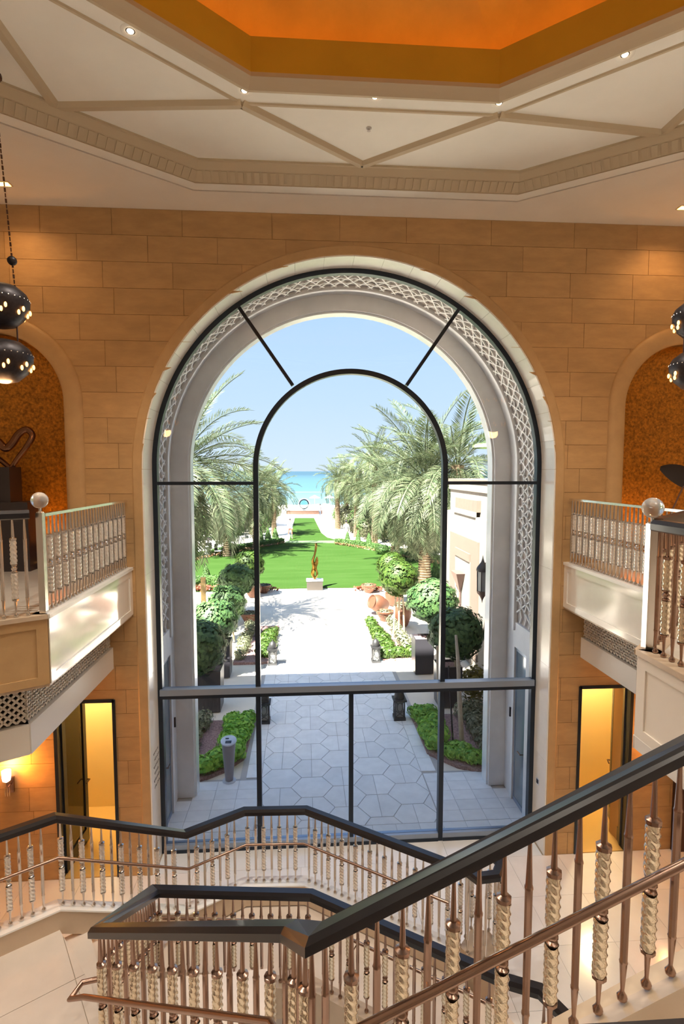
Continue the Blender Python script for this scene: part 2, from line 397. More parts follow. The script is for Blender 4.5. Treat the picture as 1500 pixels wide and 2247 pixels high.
# reveal of the great arch (polished stone, daylight put into its pale colour) in blocks with joints
path = []
for k in range(5): path.append((-RO, ZS*k/4.0))
NA = 22
for k in range(1, NA+1): a = PI-PI*k/NA; path.append((RO*math.cos(a), ZS+RO*math.sin(a)))
for k in range(1, 5): path.append((RO, ZS*(1-k/4.0)))
rev = thing('trim_1', 'polished cream stone reveal, daylight painted in, lining the great arch', 'reveal', kind='structure')
for i in range(len(path)-1):
    p, q = Vector(path[i]), Vector(path[i+1])
    sub = 1 if (abs(p.x) >= RO-1e-6 and abs(q.x) >= RO-1e-6) else 4
    if sub == 1: pts = [p, q]
    else:
        a0 = PI-PI*(i-4)/NA; a1 = PI-PI*(i-3)/NA; pts = [Vector((RO*math.cos(a0+(a1-a0)*j/4), ZS+RO*math.sin(a0+(a1-a0)*j/4))) for j in range(5)]
    inn = []
    for j, v in enumerate(pts):
        nrm = Vector((-(1 if v.x > 0 else -1), 0)) if sub == 1 else Vector((-v.x, -(v.y-ZS))).normalized()
        inn.append(v + nrm*0.02)
    out = [v - (u-v)*0.5 for u, v in zip(inn, pts)]
    g = 0.0015; d0 = (pts[1]-pts[0]).normalized()*g; d1 = (pts[-1]-pts[-2]).normalized()*g
    inn[0] = inn[0]+d0; out[0] = out[0]+d0; inn[-1] = inn[-1]-d1; out[-1] = out[-1]-d1
    m = MB(); n = len(pts)
    for j in range(n-1):
        m.prismY([tuple(out[j]), tuple(inn[j]), tuple(inn[j+1]), tuple(out[j+1])], YW+0.002, 0.0)
    m.build('reveal_block', 'daylit_stone', rev)
# lettering on the left reveal (six slanting lines of small script) and the switch on the right reveal
lo = thing('wall_lettering', 'small dark slanting lines of script on left arch reveal', 'lettering', (-RO+0.02, -0.25, 1.5))
rs = random.Random(3)
for i in range(6):
    lt = MB(); zz = 0.28 - i*0.105; y = -0.12 + 0.03*(i % 2)
    while y < 0.13 + 0.02*(i % 3):
        w = rs.uniform(0.010, 0.030); h = rs.uniform(0.014, 0.034); dz = rs.uniform(-0.006, 0.006)
        lt.box(-0.0005, 0.0025, y, y+w*0.5, zz+dz-h/2, zz+dz+h/2)
        if rs.random() < 0.7: lt.box(-0.0005, 0.0025, y, y+w, zz+dz-0.004, zz+dz+0.004)
        if rs.random() < 0.3: lt.box(-0.0005, 0.0025, y+w*0.3, y+w*0.3+0.008, zz+dz+0.022, zz+dz+0.030)
        y += w + rs.uniform(0.002, 0.012)
    o = lt.build('text_line', 'ink', lo); o['kind'] = 'stuff'
sw = thing('wall_switch', 'small dark switch plate on right arch reveal near floor', 'switch', (RO-0.02, -0.24, 1.05))
MB().box(-0.012, 0.002, -0.045, 0.045, -0.045, 0.045).build('plate', 'chrome', sw); MB().box(-0.018, -0.010, -0.02, 0.03, -0.03, 0.03).build('rocker', 'dark_iron', sw)

# ------------------------------------------------------------------ the other walls, floor, ceiling
wl = hexa('wall_left', -XW-0.3, -XW, YB, -0.02, 0, 12.9, 'plaster_warm'); tag(wl, 'left side wall of the hall in warm stone', 'wall', kind='structure')
wr = hexa('wall_right', XW, XW+0.3, YB, -0.02, 0, 12.9, 'plaster_warm'); tag(wr, 'right side wall of the hall in warm stone', 'wall', kind='structure')
wb = hexa('wall_back', -XW-0.3, XW+0.3, YB-0.3, YB, 0, 12.9, 'plaster_warm'); tag(wb, 'rear wall of the hall behind the stairs', 'wall', kind='structure')
rf = MB().box(-XW-0.3, XW+0.3, YB-0.3, 0.0, 12.9, 13.1); rf.box(-XW-0.3, XW+0.3, -0.3, -0.02, ZC+0.4, 12.9)
tag(rf.build('roof', 'plaster'), 'flat roof slab closing the hall above the dome', 'roof', kind='structure')

floor = hexa('floor', -XW, XW, YB, 0.06, -0.15, -0.012, 'floor_joint'); tag(floor, 'polished cream marble ground floor of the hall', 'floor', kind='structure')
tm = MB().box(-0.398, 0.398, -0.398, 0.398, -0.012, 0.0).mesh('floor_tile'); tm.materials.append(M['floor_marble_daylit'])
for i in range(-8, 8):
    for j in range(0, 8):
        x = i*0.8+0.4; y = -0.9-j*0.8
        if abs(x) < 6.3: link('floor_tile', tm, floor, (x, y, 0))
for i in range(-4, 4):
    x = i*0.74+0.37
    MB().box(x-0.368, x+0.368, -0.498, 0.055, -0.012, 0.0).build('threshold_tile', 'floor_marble_daylit', floor)

# ---- ceiling: border with an eight sided recess, crown with dentils, ribs and gold dome
def octo(hx, yf, xs, ang, yb_c=-6.4):
    dy = (xs-hx)*math.tan(math.radians(ang)); y2 = yf-dy
    yb2 = 2*yb_c-y2; yb = 2*yb_c-yf
    return [(-hx,yf),(hx,yf),(xs,y2),(xs,yb2),(hx,yb),(-hx,yb),(-xs,yb2),(-xs,y2)]
def inset(poly, d):
    n = len(poly); res = []
    c = Vector((sum(p[0] for p in poly)/n, sum(p[1] for p in poly)/n))
    for i in range(n):
        a, b, e_ = Vector(poly[i-1]), Vector(poly[i]), Vector(poly[(i+1)%n])
        def nr(p, q):
            t = (q-p).normalized(); v = Vector((-t.y, t.x)); return v if v.dot(c-(p+q)/2) > 0 else -v
        n1, n2 = nr(a, b), nr(b, e_); nn = (n1+n2).normalized(); res.append(tuple(b + nn*d/nn.dot(n1)))
    return res
OUT = octo(2.11, -1.03, 5.2, 36); INN = octo(1.23, -2.77, 3.0, 40)
def ring(m, A, za, B, zb):
    n = len(A); m.add([(p[0],p[1],za) for p in A]+[(p[0],p[1],zb) for p in B], [(i,(i+1)%n,n+(i+1)%n,n+i) for i in range(n)]); return m
rect = [(-XW-0.1,-0.3),(XW+0.1,-0.3),(XW+0.1,-6.4),(XW+0.1,YB),(XW+0.1,YB),(-XW-0.1,YB),(-XW-0.1,YB),(-XW-0.1,-6.4)]
# border
cm = MB(); R8 = [(-2.11,-0.3),(2.11,-0.3),(XW+0.1,-0.3),(XW+0.1,YB),(2.11,YB),(-2.11,YB),(-XW-0.1,YB),(-XW-0.1,-0.3)]
ring(cm, R8, ZC, OUT, ZC); ring(cm, OUT, ZC, OUT, ZC+0.03); ring(cm, R8, ZC+0.35, inset(OUT, 0.55), ZC+0.35); ring(cm, R8, ZC, R8, ZC+0.35)
ceiling = cm.build('ceiling', 'plaster_warm'); tag(ceiling, 'cream plaster ceiling with stepped eight sided coffer and gold dome', 'ceiling', kind='structure')
g = MB(); ring(g, OUT, ZC+0.03, inset(OUT, 0.03), ZC+0.03); g.build('shadow_gap', 'dark_gap', ceiling)
O1 = inset(OUT, 0.03); O2 = inset(OUT, 0.19); O3 = inset(OUT, 0.21); O4 = inset(OUT, 0.31); O5 = inset(OUT, 0.33); O6 = inset(OUT, 0.40); O7 = inset(OUT, 0.42); ZF = 9.73
b = MB(); ring(b, O1, ZC+0.04, O1, ZC); ring(b, O1, ZC, O2, ZC); b.build('border_band', 'plaster', ceiling)
b = MB(); ring(b, O2, ZC, O2, ZC+0.012); ring(b, O2, ZC+0.012, O3, ZC+0.016); ring(b, O3, ZC+0.016, O4, ZC+0.10); ring(b, O4, ZC+0.10, O4, ZC+0.09); ring(b, O4, ZC+0.09, O5, ZC+0.095)
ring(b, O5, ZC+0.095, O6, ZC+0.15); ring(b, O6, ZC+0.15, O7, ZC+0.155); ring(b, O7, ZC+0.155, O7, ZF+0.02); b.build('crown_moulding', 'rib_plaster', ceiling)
dm = MB().obox((0,-0.052,-0.040), (0,0.052,0.040), 0.062, 0.018).mesh('dentil'); dm.materials.append(M['rib_plaster'])
for i in (7, 0, 1):
    A = Vector(O3[i]); B = Vector(O3[(i+1)%8]); C_ = Vector(O4[i]); D_ = Vector(O4[(i+1)%8]); L = (B-A).length; n = int(L/0.098)
    ang = math.atan2((B-A).y, (B-A).x)
    for k in range(n):
        t = (k+0.5)/n; p = (A+(B-A)*t + C_+(D_-C_)*t)/2
        o = link('dentil', dm, ceiling, (p.x, p.y, ZC+0.052)); o.rotation_euler = (0, 0, ang+PI)
b = MB(); ring(b, O7, ZF, INN, ZF); ring(b, inset(OUT, 0.1), ZF+0.2, inset(INN, -0.2), ZF+0.2); b.build('coffer_field', 'plaster', ceiling)
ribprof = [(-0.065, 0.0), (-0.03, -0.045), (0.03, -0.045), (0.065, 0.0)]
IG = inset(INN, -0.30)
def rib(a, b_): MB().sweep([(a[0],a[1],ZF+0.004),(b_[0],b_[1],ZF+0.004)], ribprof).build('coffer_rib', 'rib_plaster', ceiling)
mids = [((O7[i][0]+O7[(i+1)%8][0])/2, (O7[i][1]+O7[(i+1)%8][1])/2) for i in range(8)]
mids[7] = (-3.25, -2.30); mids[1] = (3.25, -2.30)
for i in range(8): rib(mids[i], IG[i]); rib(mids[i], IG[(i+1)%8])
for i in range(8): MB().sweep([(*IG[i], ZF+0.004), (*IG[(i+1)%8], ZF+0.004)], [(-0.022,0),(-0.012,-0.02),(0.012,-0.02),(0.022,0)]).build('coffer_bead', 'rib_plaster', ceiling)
b = MB(); ring(b, INN, ZF, inset(INN,-0.05), ZF-0.035); ring(b, inset(INN,-0.05), ZF-0.035, inset(INN,-0.10), ZF-0.02); ring(b, inset(INN,-0.10), ZF-0.02, inset(INN,-0.12), ZF)
ring(b, INN, ZF, inset(INN, 0.05), ZF+0.03); ring(b, inset(INN, 0.05), ZF+0.03, inset(INN, 0.05), ZF+0.07); b.build('oculus_moulding', 'rib_plaster', ceiling)
b = MB(); I5 = inset(INN, 0.05); I9 = inset(INN, -0.06); ring(b, I5, ZF+0.07, I5, 10.12); ring(b, I5, 10.12, I9, 10.12); ring(b, I9, 10.12, I9, ZF); b.build('drum', 'drum_gold', ceiling)
b = MB(); DB = inset(INN, -0.55); ring(b, I9, 9.95, DB, 9.95); n8 = len(DB)
ring(b, DB, 9.95, DB, 10.3); apex = (0, -6.4, 12.6)
dc = Vector((0, -6.4)); UPR = [dc+((Vector(DB[i])+Vector(DB[(i+1)%8]))/2-dc)*0.60 for i in range(8)]
for i in range(8):
    p, q = DB[i], DB[(i+1)%8]; u = UPR[i]; v_ = UPR[(i+1)%8]
    b.add([(p[0],p[1],10.3),(q[0],q[1],10.3),(u.x,u.y,11.5)], [(0,1,2)]); b.add([(q[0],q[1],10.3),(v_.x,v_.y,11.5),(u.x,u.y,11.5)], [(0,1,2)]); b.add([(u.x,u.y,11.5),(v_.x,v_.y,11.5),apex], [(0,1,2)])
b.build('dome', 'dome_gold', ceiling)
b = MB(); ring(b, inset(INN,-0.18), 9.99, inset(INN,-0.30), 9.99); b.build('cove_lamp', 'cove_glow', ceiling)

# downlights
def downlight(x, y, z, label, power, grp='round downlights in the coffered ceiling'):
    t = thing('ceiling_downlight', label, 'downlight', (x, y, z), grp)
    MB().lathe([(0.036,-0.001),(0.075,-0.006),(0.082,-0.002),(0.082,0.0)], 24, cap=False).build('trim_ring', 'plaster', t, smooth=True)
    MB().lathe([(0.038,-0.003),(0.038,0.02),(0.012,0.03)], 20).build('baffle', 'dark_iron', t, smooth=True)
    MB().lathe([(0.001,-0.012),(0.024,-0.010),(0.03,-0.002)], 16).build('bulb', 'lamp_face', t)
    lamp('downlight_lamp', 'SPOT', (x, y, z-0.05), power, WARM, t, 0.06, 112, 1.0, (x, y, 0))
    return t
DL = 122
for p, lb in (((-2.18,-3.33), 'round ceiling downlight on the left slanting coffer edge'), ((-1.29,-2.66), 'round ceiling downlight at left front corner of gold dome'),
              ((0,-2.66), 'middle one of the round ceiling downlights before gold dome'), ((1.27,-2.66), 'round ceiling downlight at right front corner of gold dome'), ((2.17,-3.37), 'round ceiling downlight on the right slanting coffer edge')):
    downlight(p[0], p[1], ZF, lb, DL)
for p in ((-3.15,-5.2),(3.15,-5.2),(-3.15,-7.6),(3.15,-7.6),(-2.2,-9.4),(2.2,-9.4),(-1.0,-10.2),(1.0,-10.2)):
    downlight(p[0], p[1], ZF, 'round ceiling downlight beside the dome further back in hall', DL)
for sg, lb in ((-1, 'small square glowing downlight in ceiling border on left'), (1, 'small square glowing downlight in ceiling border on right')):
    t = thing('square_downlight', lb, 'downlight', (sg*4.42, -1.05, ZC))
    MB().box(-0.085,0.085,-0.06,0.06,-0.008,0.0).build('trim_frame', 'rib_plaster', t); MB().box(-0.07,0.07,-0.045,0.045,-0.012,-0.004).build('lens', 'lamp_orange', t)
    lamp('square_lamp', 'SPOT', (sg*4.42, -1.05, ZC-0.04), 18, (1.0, 0.55, 0.22), t, 0.05, 140, 0.9, (sg*4.6, -0.9, 0))
t = thing('sprinkler_head', 'small white sprinkler head in middle triangular ceiling panel', 'sprinkler', (0, -2.16, ZF))
MB().lathe([(0.03,0.0),(0.03,-0.008),(0.012,-0.012),(0.012,-0.03),(0.02,-0.034),(0.001,-0.036)], 14).build('escutcheon', 'white_cloth', t)

# ------------------------------------------------------------------ great window
win = thing('window_1', 'great arched window with dark frame, inner arch and sliding doors', 'window', kind='structure')
def arc_frame(name, c, r, zs, zb, w, y0, y1, mt, n=56):
    m = MB(); pr = [(r, y1), (r, y0), (r-w, y0), (r-w, y1)]; vs = []; fs = []
    pth = [(PI, zb-zs)] + [(PI-PI*i/n, 0) for i in range(n+1)] + [(0, zb-zs)]
    for a, dz in pth:
        for rr, y in pr: vs.append((c+rr*math.cos(a), y, zs+rr*math.sin(a)+dz))
    for i in range(len(pth)-1):
        for j in range(4): fs.append((i*4+j, i*4+(j+1)%4, (i+1)*4+(j+1)%4, (i+1)*4+j))
    fs += [(0,1,2,3), tuple(range(len(pth)*4-1, len(pth)*4-5, -1))]
    return m.add(vs, fs).build(name, mt, win)
RI, ZI = 1.49, 6.04
arc_frame('outer_frame', 0, RG+0.045, ZS, 0, 0.075, -0.05, 0.06, 'frame_metal')
arc_frame('inner_arch', 0, RI, ZI, 0.0, 0.075, -0.06, 0.06, 'frame_metal')
ZT = 2.56
for sg in (-1, 1):
    hexa('mullion_bar', min(sg*RI, sg*RG), max(sg*RI, sg*RG), -0.04, 0.04, 5.785, 5.835, 'frame_metal', win)
    a0 = math.radians(90+sg*-34); p = (math.cos(a0)*RI, 0, ZI+math.sin(a0)*RI); q = onY(522, 672, 0) if sg < 0 else onY(1007, 677, 0)
    p = onY(642, 846, 0) if sg < 0 else onY(891, 846, 0)
    MB().obox(p, q, 0.05, 0.08, (0,1,0)).build('radial_bar', 'frame_metal', win)
m = MB().box(-RG, RG, -0.10, 0.05, ZT-0.05, ZT+0.0); m.build('transom', 'frame_metal', win)
m = MB().box(-RG, RG, -0.10, 0.04, ZT+0.001, ZT+0.095); m.build('transom_top', 'frame_skylit', win)  # paler box paints the sky-lit top of the transom
hexa('door_stile', -0.035, 0.035, -0.05, 0.05, 0, ZT-0.05, 'frame_metal', win)
for a, b_ in ((-RG, -RI), (-RI+0.075, RI-0.075), (RI, RG)):
    hexa('bottom_rail', a, b_, -0.06, 0.06, 0.0, 0.13, 'frame_skylit', win); hexa('base_seal', a, b_, -0.07, -0.061, 0.0, 0.05, 'frame_metal', win)
def pane(poly): MB().prismY(poly, -0.005, 0.005).build('pane', 'pane_glass', win)
pane([(-RG,0.13),(-RI,0.13),(-RI,ZT-0.05),(-RG,ZT-0.05)]); pane([(RI,0.13),(RG,0.13),(RG,ZT-0.05),(RI,ZT-0.05)])
pane([(-RI+0.075,0.13),(-0.035,0.13),(-0.035,ZT-0.05),(-RI+0.075,ZT-0.05)]); pane([(0.035,0.13),(RI-0.075,0.13),(RI-0.075,ZT-0.05),(0.035,ZT-0.05)])
pane([(-RG,ZT+0.075),(-RI,ZT+0.075),(-RI,5.785),(-RG,5.785)]); pane([(RI,ZT+0.075),(RG,ZT+0.075),(RG,5.785),(RI,5.785)])
ri = RI-0.06; pane([(-ri,ZT+0.075),(ri,ZT+0.075)]+[(ri*math.cos(PI*k/40), ZI+ri*math.sin(PI*k/40)) for k in range(41)])
def arcp(r, zs, a0, a1, n=24): return [(r*math.cos(a0+(a1-a0)*k/n), zs+r*math.sin(a0+(a1-a0)*k/n)) for k in range(n+1)]
aL = math.radians(124.5); aLi = math.radians(125)
pane(arcp(RI, ZI, PI-aLi, aLi) + arcp(RG, ZS, aL, PI-aL))
pane([(-RI, 5.835)] + [(-RI, ZI)] + arcp(RI, ZI, PI, aLi)[1:] + arcp(RG, ZS, aL, PI) + [(-RG, 5.835)])
pane([(RG, 5.835)] + arcp(RG, ZS, 0, PI-aL) + arcp(RI, ZI, PI-aLi, 0) + [(RI, 5.835)])

# ------------------------------------------------------------------ side doors with vestibules
for sg, nm, lb in ((-1, 'door_1', 'left dark framed glass door standing open to lit vestibule'), (1, 'door_2', 'right dark framed glass door standing open to lit vestibule')):
    d = thing(nm, lb, 'door', (sg*DX1, YW, 0), kind='structure')
    w = DX1-DX0
    fr = MB()
    fr.box(-0.02, 0.03, -0.015, 0.14, 0, DZ) if sg < 0 else fr.box(-0.03, 0.02, -0.015, 0.14, 0, DZ)
    xa, xb = (w-0.03, w+0.015) if sg < 0 else (-w-0.015, -w+0.03)
    fr.box(xa, xb, -0.015, 0.14, 0, DZ); x0, x1 = (0, w) if sg < 0 else (-w, 0); fr.box(x0, x1, -0.015, 0.14, DZ-0.04, DZ+0.01)
    fr.build('door_frame', 'frame_metal', d)
    # leaf, hinged at the outer jamb and swung into the vestibule
    lf = bpy.data.objects.new('door_leaf', None); COL.objects.link(lf); lf.parent = d; lf.location = (-sg*0.03, 0.10, 0); lf.rotation_euler = (0, 0, math.radians(88) if sg < 0 else math.radians(72))
    lw = w-0.06
    st = MB(); st.box(0,0.10,-0.022,0.022,0.02,DZ-0.05); st.box(lw-0.10,lw,-0.022,0.022,0.02,DZ-0.05); st.box(0.10,lw-0.10,-0.022,0.022,DZ-0.16,DZ-0.05); st.box(0.10,lw-0.10,-0.022,0.022,0.02,0.24)
    st.build('leaf_frame', 'frame_metal', lf); MB().box(0.10,lw-0.10,-0.005,0.005,0.24,DZ-0.16).build('pane', 'door_glass', lf)
    MB().tube([(lw-0.05,-0.03,1.05),(lw-0.05,-0.075,1.05),(lw-0.17,-0.075,1.05)], 0.011, 8).tube([(lw-0.05,0.03,1.05),(lw-0.05,0.075,1.05),(lw-0.17,0.075,1.05)], 0.011, 8).build('handle', 'dark_bronze', lf, smooth=True)
    # vestibule
    a, b_ = sg*3.14, sg*5.6; x0, x1 = min(a,b_), max(a,b_)
    v = thing('wall_vestibule_left' if sg < 0 else 'wall_vestibule_right', 'warm lit %s vestibule room behind the open glass door' % ('left' if sg < 0 else 'right'), 'room', kind='structure')
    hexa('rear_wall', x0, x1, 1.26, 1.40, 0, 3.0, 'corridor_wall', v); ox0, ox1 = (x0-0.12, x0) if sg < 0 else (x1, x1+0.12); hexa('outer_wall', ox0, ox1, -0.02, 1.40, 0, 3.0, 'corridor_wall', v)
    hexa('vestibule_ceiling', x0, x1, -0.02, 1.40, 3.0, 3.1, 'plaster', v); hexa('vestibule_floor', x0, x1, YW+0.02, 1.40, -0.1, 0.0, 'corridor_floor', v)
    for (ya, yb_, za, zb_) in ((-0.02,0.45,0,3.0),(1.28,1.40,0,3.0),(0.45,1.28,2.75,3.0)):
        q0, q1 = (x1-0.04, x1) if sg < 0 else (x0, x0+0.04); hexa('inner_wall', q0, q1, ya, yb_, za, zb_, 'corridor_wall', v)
    L = lamp('vestibule_lamp', 'POINT', (sg*4.5, 0.7, 2.75), 64, (1.0, 0.76, 0.38), None, 0.12)
    cl = thing('vestibule_ceiling_lamp', 'round ceiling lamp inside the %s vestibule' % ('left' if sg < 0 else 'right'), 'lamp', (sg*4.5, 0.7, 3.0))
    MB().lathe([(0.10,0.0),(0.10,-0.03),(0.001,-0.05)], 18).build('diffuser', 'lamp_face', cl); L.parent = cl; L.location = (0, 0, -0.2)

# ------------------------------------------------------------------ balconies
def lattice(m, P, U, V, w, h, cell, bar, th):
    """diagonal lattice in the plane P + s U + t V"""
    P = Vector(P); U = Vector(U).normalized(); V = Vector(V).normalized(); N = U.cross(V)
    for sgn in (1, -1):
        k = -int(h/cell)-2
        while k*cell < w + h + cell:
            s0 = k*cell
            pts = []
            for t in (0, h):
                s_ = s0 + sgn*t + (0 if sgn > 0 else 0); pts.append([s_, t])
            (a, ta), (b_, tb) = pts
            def clip(a, ta, b_, tb):
                if a > b_: a, ta, b_, tb = b_, tb, a, ta
                if b_ <= 0 or a >= w: return None
                if a < 0: r = (0-a)/(b_-a); ta = ta+(tb-ta)*r; a = 0
                if b_ > w: r = (w-a)/(b_-a); tb = ta+(tb-ta)*r; b_ = w
                return a, ta, b_, tb
            c_ = clip(a, ta, b_, tb)
            if c_: m.obox(P+U*c_[0]+V*c_[1], P+U*c_[2]+V*c_[3], bar, th, N)
            k += 1
    return m
FZ0, LZ0, BZ0 = 3.95, 3.47, 3.16
SLAB = {-1: [(-XW,YW),(-3.19,YW),(-3.19,-3.05),(-5.6,-4.55),(-XW,-4.55)], 1: [(XW,YW),(3.19,YW),(3.19,-3.15),(1.84,-4.45),(1.84,-5.35),(2.75,-5.95),(2.75,-8.2),(XW,-8.2)]}
for sg in (-1, 1):
    nm = 'left' if sg < 0 else 'right'
    bal = thing('floor_balcony_%s' % nm, '%s upper balcony slab with polished fascia and grille below' % nm, 'balcony', kind='structure')
    poly = SLAB[sg]; pl = poly if sg > 0 else poly[::-1]
    MB().prism(pl, FZ0+0.12, BZ-0.02).build('slab', 'plaster_warm', bal); 
    MB().prism(pl, BZ-0.02, BZ).build('balcony_paving', 'cream_marble', bal)
    sf = [(-XW,-4.13),(-5.6,-4.13),(-3.54,-2.85),(-3.54,YW),(-XW,YW)] if sg < 0 else [(XW,YW),(3.54,YW),(3.54,-3.2),(XW,-3.2)]
    MB().prism(sf, BZ0+0.02, BZ0+0.12).build('soffit', 'plaster_warm', bal)
    if sg > 0: MB().prism([(XW,-3.2),(3.3,-3.2),(1.95,-4.5),(1.95,-5.33),(2.85,-5.9),(2.85,-8.2),(XW,-8.2)], FZ0-0.08, FZ0).build('soffit', 'plaster_warm', bal)
    edge = poly[1:6] if sg > 0 else poly[1:4]
    for a, b_ in zip(edge, edge[1:]):
        A, B = Vector(a), Vector(b_); t = (B-A).normalized(); nrm = Vector((t.y, -t.x)) if sg > 0 else Vector((-t.y, t.x))
        if nrm.dot(Vector((0,-5))-A) < 0: nrm = -nrm
        L = (B-A).length
        def quad(m, off0, off1, z0, z1, e0=0.0, e1=0.0):
            p = [A+nrm*off0-t*e0, B+nrm*off0+t*e1, B+nrm*off1+t*e1, A+nrm*off1-t*e0]
            return m.prism([tuple(x) for x in p], z0, z1)
        front = abs(A.x-sg*3.19) < 1e-6 and abs(B.x-sg*3.19) < 1e-6
        # polished fascia with raised border; left return browned to paint its shade
        quad(MB(), -0.12, 0.006, FZ0, BZ-0.03, 0, 0).build('fascia_panel', 'cream_marble' if front else ('trim_stone' if sg < 0 else 'plaster_warm'), bal)
        fb = MB(); quad(fb, 0.0, 0.018, BZ-0.12, BZ-0.03); quad(fb, 0.0, 0.018, FZ0, FZ0+0.08)
        for (s0, s1) in ((0.0, 0.10), (L-0.10, L)):
            p = [A+t*s0, A+t*s1, A+t*s1+nrm*0.018, A+t*s0+nrm*0.018]; fb.prism([tuple(x) for x in p], FZ0+0.08, BZ-0.12)
        fb.build('fascia_border', 'cream_marble' if front else ('trim_stone' if sg < 0 else 'plaster_warm'), bal)
        quad(MB(), -0.14, 0.035, BZ-0.03, BZ+0.012, 0, 0.02).build('coping', 'beam_white' if front else 'curb_stone', bal)
        # recessed grille and beam
        if not (sg > 0 and not front):
            quad(MB(), -0.40, -0.36, LZ0, FZ0, 0.0 if front else -0.2, -0.2 if front else 0.2).build('grille_back', 'dark_gap', bal)
            lm = MB(); a3 = A-nrm*0.33+t*(0.0 if front else 0.19); lattice(lm, (a3.x,a3.y,LZ0+0.02), (t.x,t.y,0), (0,0,1), L-0.19, FZ0-LZ0-0.04, 0.075, 0.020, 0.025)
            o = lm.build('vent_lattice', 'lattice_white', bal, fix=False); o['kind'] = 'stuff'
            quad(MB(), -0.42, -0.28, BZ0, LZ0, 0.0 if front else -0.165, -0.165 if front else 0.2).build('beam', 'beam_white', bal)
            quad(MB(), -0.42, -0.0, FZ0-0.03, FZ0+0.12).build('fascia_soffit', 'curb_stone', bal)
        else:
            quad(MB(), -0.16, 0.02, FZ0-0.10, FZ0, 0, 0.02).build('beam', 'beam_white', bal)
for sg in (1,):
    pass

# ------------------------------------------------------------------ balusters (shared meshes)
BH = 0.93
thin = MB().lathe([(0.001,0),(0.020,0.004),(0.022,0.018),(0.012,0.034),(0.008,0.045),(0.011,0.09),(0.0155,0.165),(0.018,0.172),(0.0155,0.18),(0.0165,0.45),(0.0165,0.72),(0.019,0.728),(0.015,0.738),(0.0085,0.91),(0.008,BH)], 8).mesh('thin_baluster', True)
core = MB().lathe([(0.001,0),(0.020,0.004),(0.022,0.018),(0.012,0.034),(0.008,0.045),(0.012,0.13),(0.014,0.152),(0.030,0.158),(0.031,0.172),(0.012,0.176),(0.012,0.418),(0.024,0.424),(0.026,0.434),(0.016,0.442),(0.026,0.456),(0.026,0.468),(0.016,0.480),(0.026,0.490),(0.024,0.500),(0.012,0.504),(0.012,0.722),(0.031,0.726),(0.032,0.744),(0.014,0.752),(0.0085,0.91),(0.008,BH)], 8).mesh('twist_baluster', True)
def sleeve(z0, z1, n=18, rings=34, tw=9.0):
    vs = []; fs = []
    for i in range(rings):
        z = z0+(z1-z0)*i/(rings-1)
        for k in range(n):
            a = 2*PI*k/n; r = 0.0275*(1+0.13*math.cos(3*a+tw*(z-z0)*17))
            vs.append((r*math.cos(a), r*math.sin(a), z))
    for i in range(rings-1):
        for k in range(n): fs.append((i*n+k, i*n+(k+1)%n, (i+1)*n+(k+1)%n, (i+1)*n+k))
    return MB().add(vs, fs).mesh('glass_sleeve', True)
sl1 = sleeve(0.176, 0.420); sl2 = sleeve(0.503, 0.724)
METAL = {}
for key, mt in (('bronze', 'bronze'), ('nickel', 'nickel')):
    a = thin.copy(); a.materials.clear(); a.materials.append(M[mt]); b_ = core.copy(); b_.materials.clear(); b_.materials.append(M[mt]); METAL[key] = (a, b_)
sn1, sn2 = sl1.copy(), sl2.copy()
for s_ in (sl1, sl2): s_.materials.append(M['twist_glass'])
for s_ in (sn1, sn2): s_.materials.append(M['twist_silver'])
def balusters(parent, pts, spacing, metal, drop=0.0, start=0, ends=(0.04, 0.04)):
    """pts: base points along the curb; alternate thin and twisted glass balusters"""
    cnt = start
    for i, (a, b_) in enumerate(zip(pts, pts[1:])):
        A, B = Vector(a), Vector(b_); L = (B-A).to_2d().length; n = max(1, round((L-sum(ends))/spacing))
        for k in range(n+1 if i == len(pts)-2 else n):
            p = A+(B-A)*((ends[0]+(L-sum(ends))*k/n)/L)
            tw = cnt % 2 == 1; cnt += 1
            o = link('baluster', METAL[metal][1 if tw else 0], parent, p)
            if tw: link('glass_sleeve', sl1 if metal == 'bronze' else sn1, o); link('glass_sleeve', sl2 if metal == 'bronze' else sn2, o)
RAILP = [(-0.055,0.0),(-0.055,0.045),(-0.035,0.075),(0.035,0.075),(0.055,0.045),(0.055,0.0),(0.035,-0.012),(-0.035,-0.012)]
def off(pts, d):
    """offset a polyline sideways in plan (positive = right of travel)"""
    res = []; pts = [Vector(p) for p in pts]
    for i, p in enumerate(pts):
        d1 = (p-pts[i-1]).to_2d().normalized() if i > 0 else None; d2 = (pts[i+1]-p).to_2d().normalized() if i < len(pts)-1 else None
        d1 = d1 or d2; d2 = d2 or d1; n1 = Vector((d1.y,-d1.x)); n2 = Vector((d2.y,-d2.x)); nn = (n1+n2).normalized(); nn = nn/max(nn.dot(n1), 0.4)
        res.append(Vector((p.x+nn.x*d, p.y+nn.y*d, p.z)))
    return res
def drop(pts, dz): return [Vector((p[0],p[1],p[2]+dz)) for p in pts]
def brackets(m, pts, side, every=0.9):
    for a, b_ in zip(pts, pts[1:]):
        A, B = Vector(a), Vector(b_); L = (B-A).length; n = max(1, int(L/every)); t = (B-A).to_2d().normalized(); nn = Vector((t.y,-t.x,0))*(-side)
        for k in range(n):
            p = A+(B-A)*((k+0.5)/n); m.tube([p, p+Vector((0,0,-0.03)), p+nn*0.07+Vector((0,0,-0.03))], 0.006, 6)
    return m

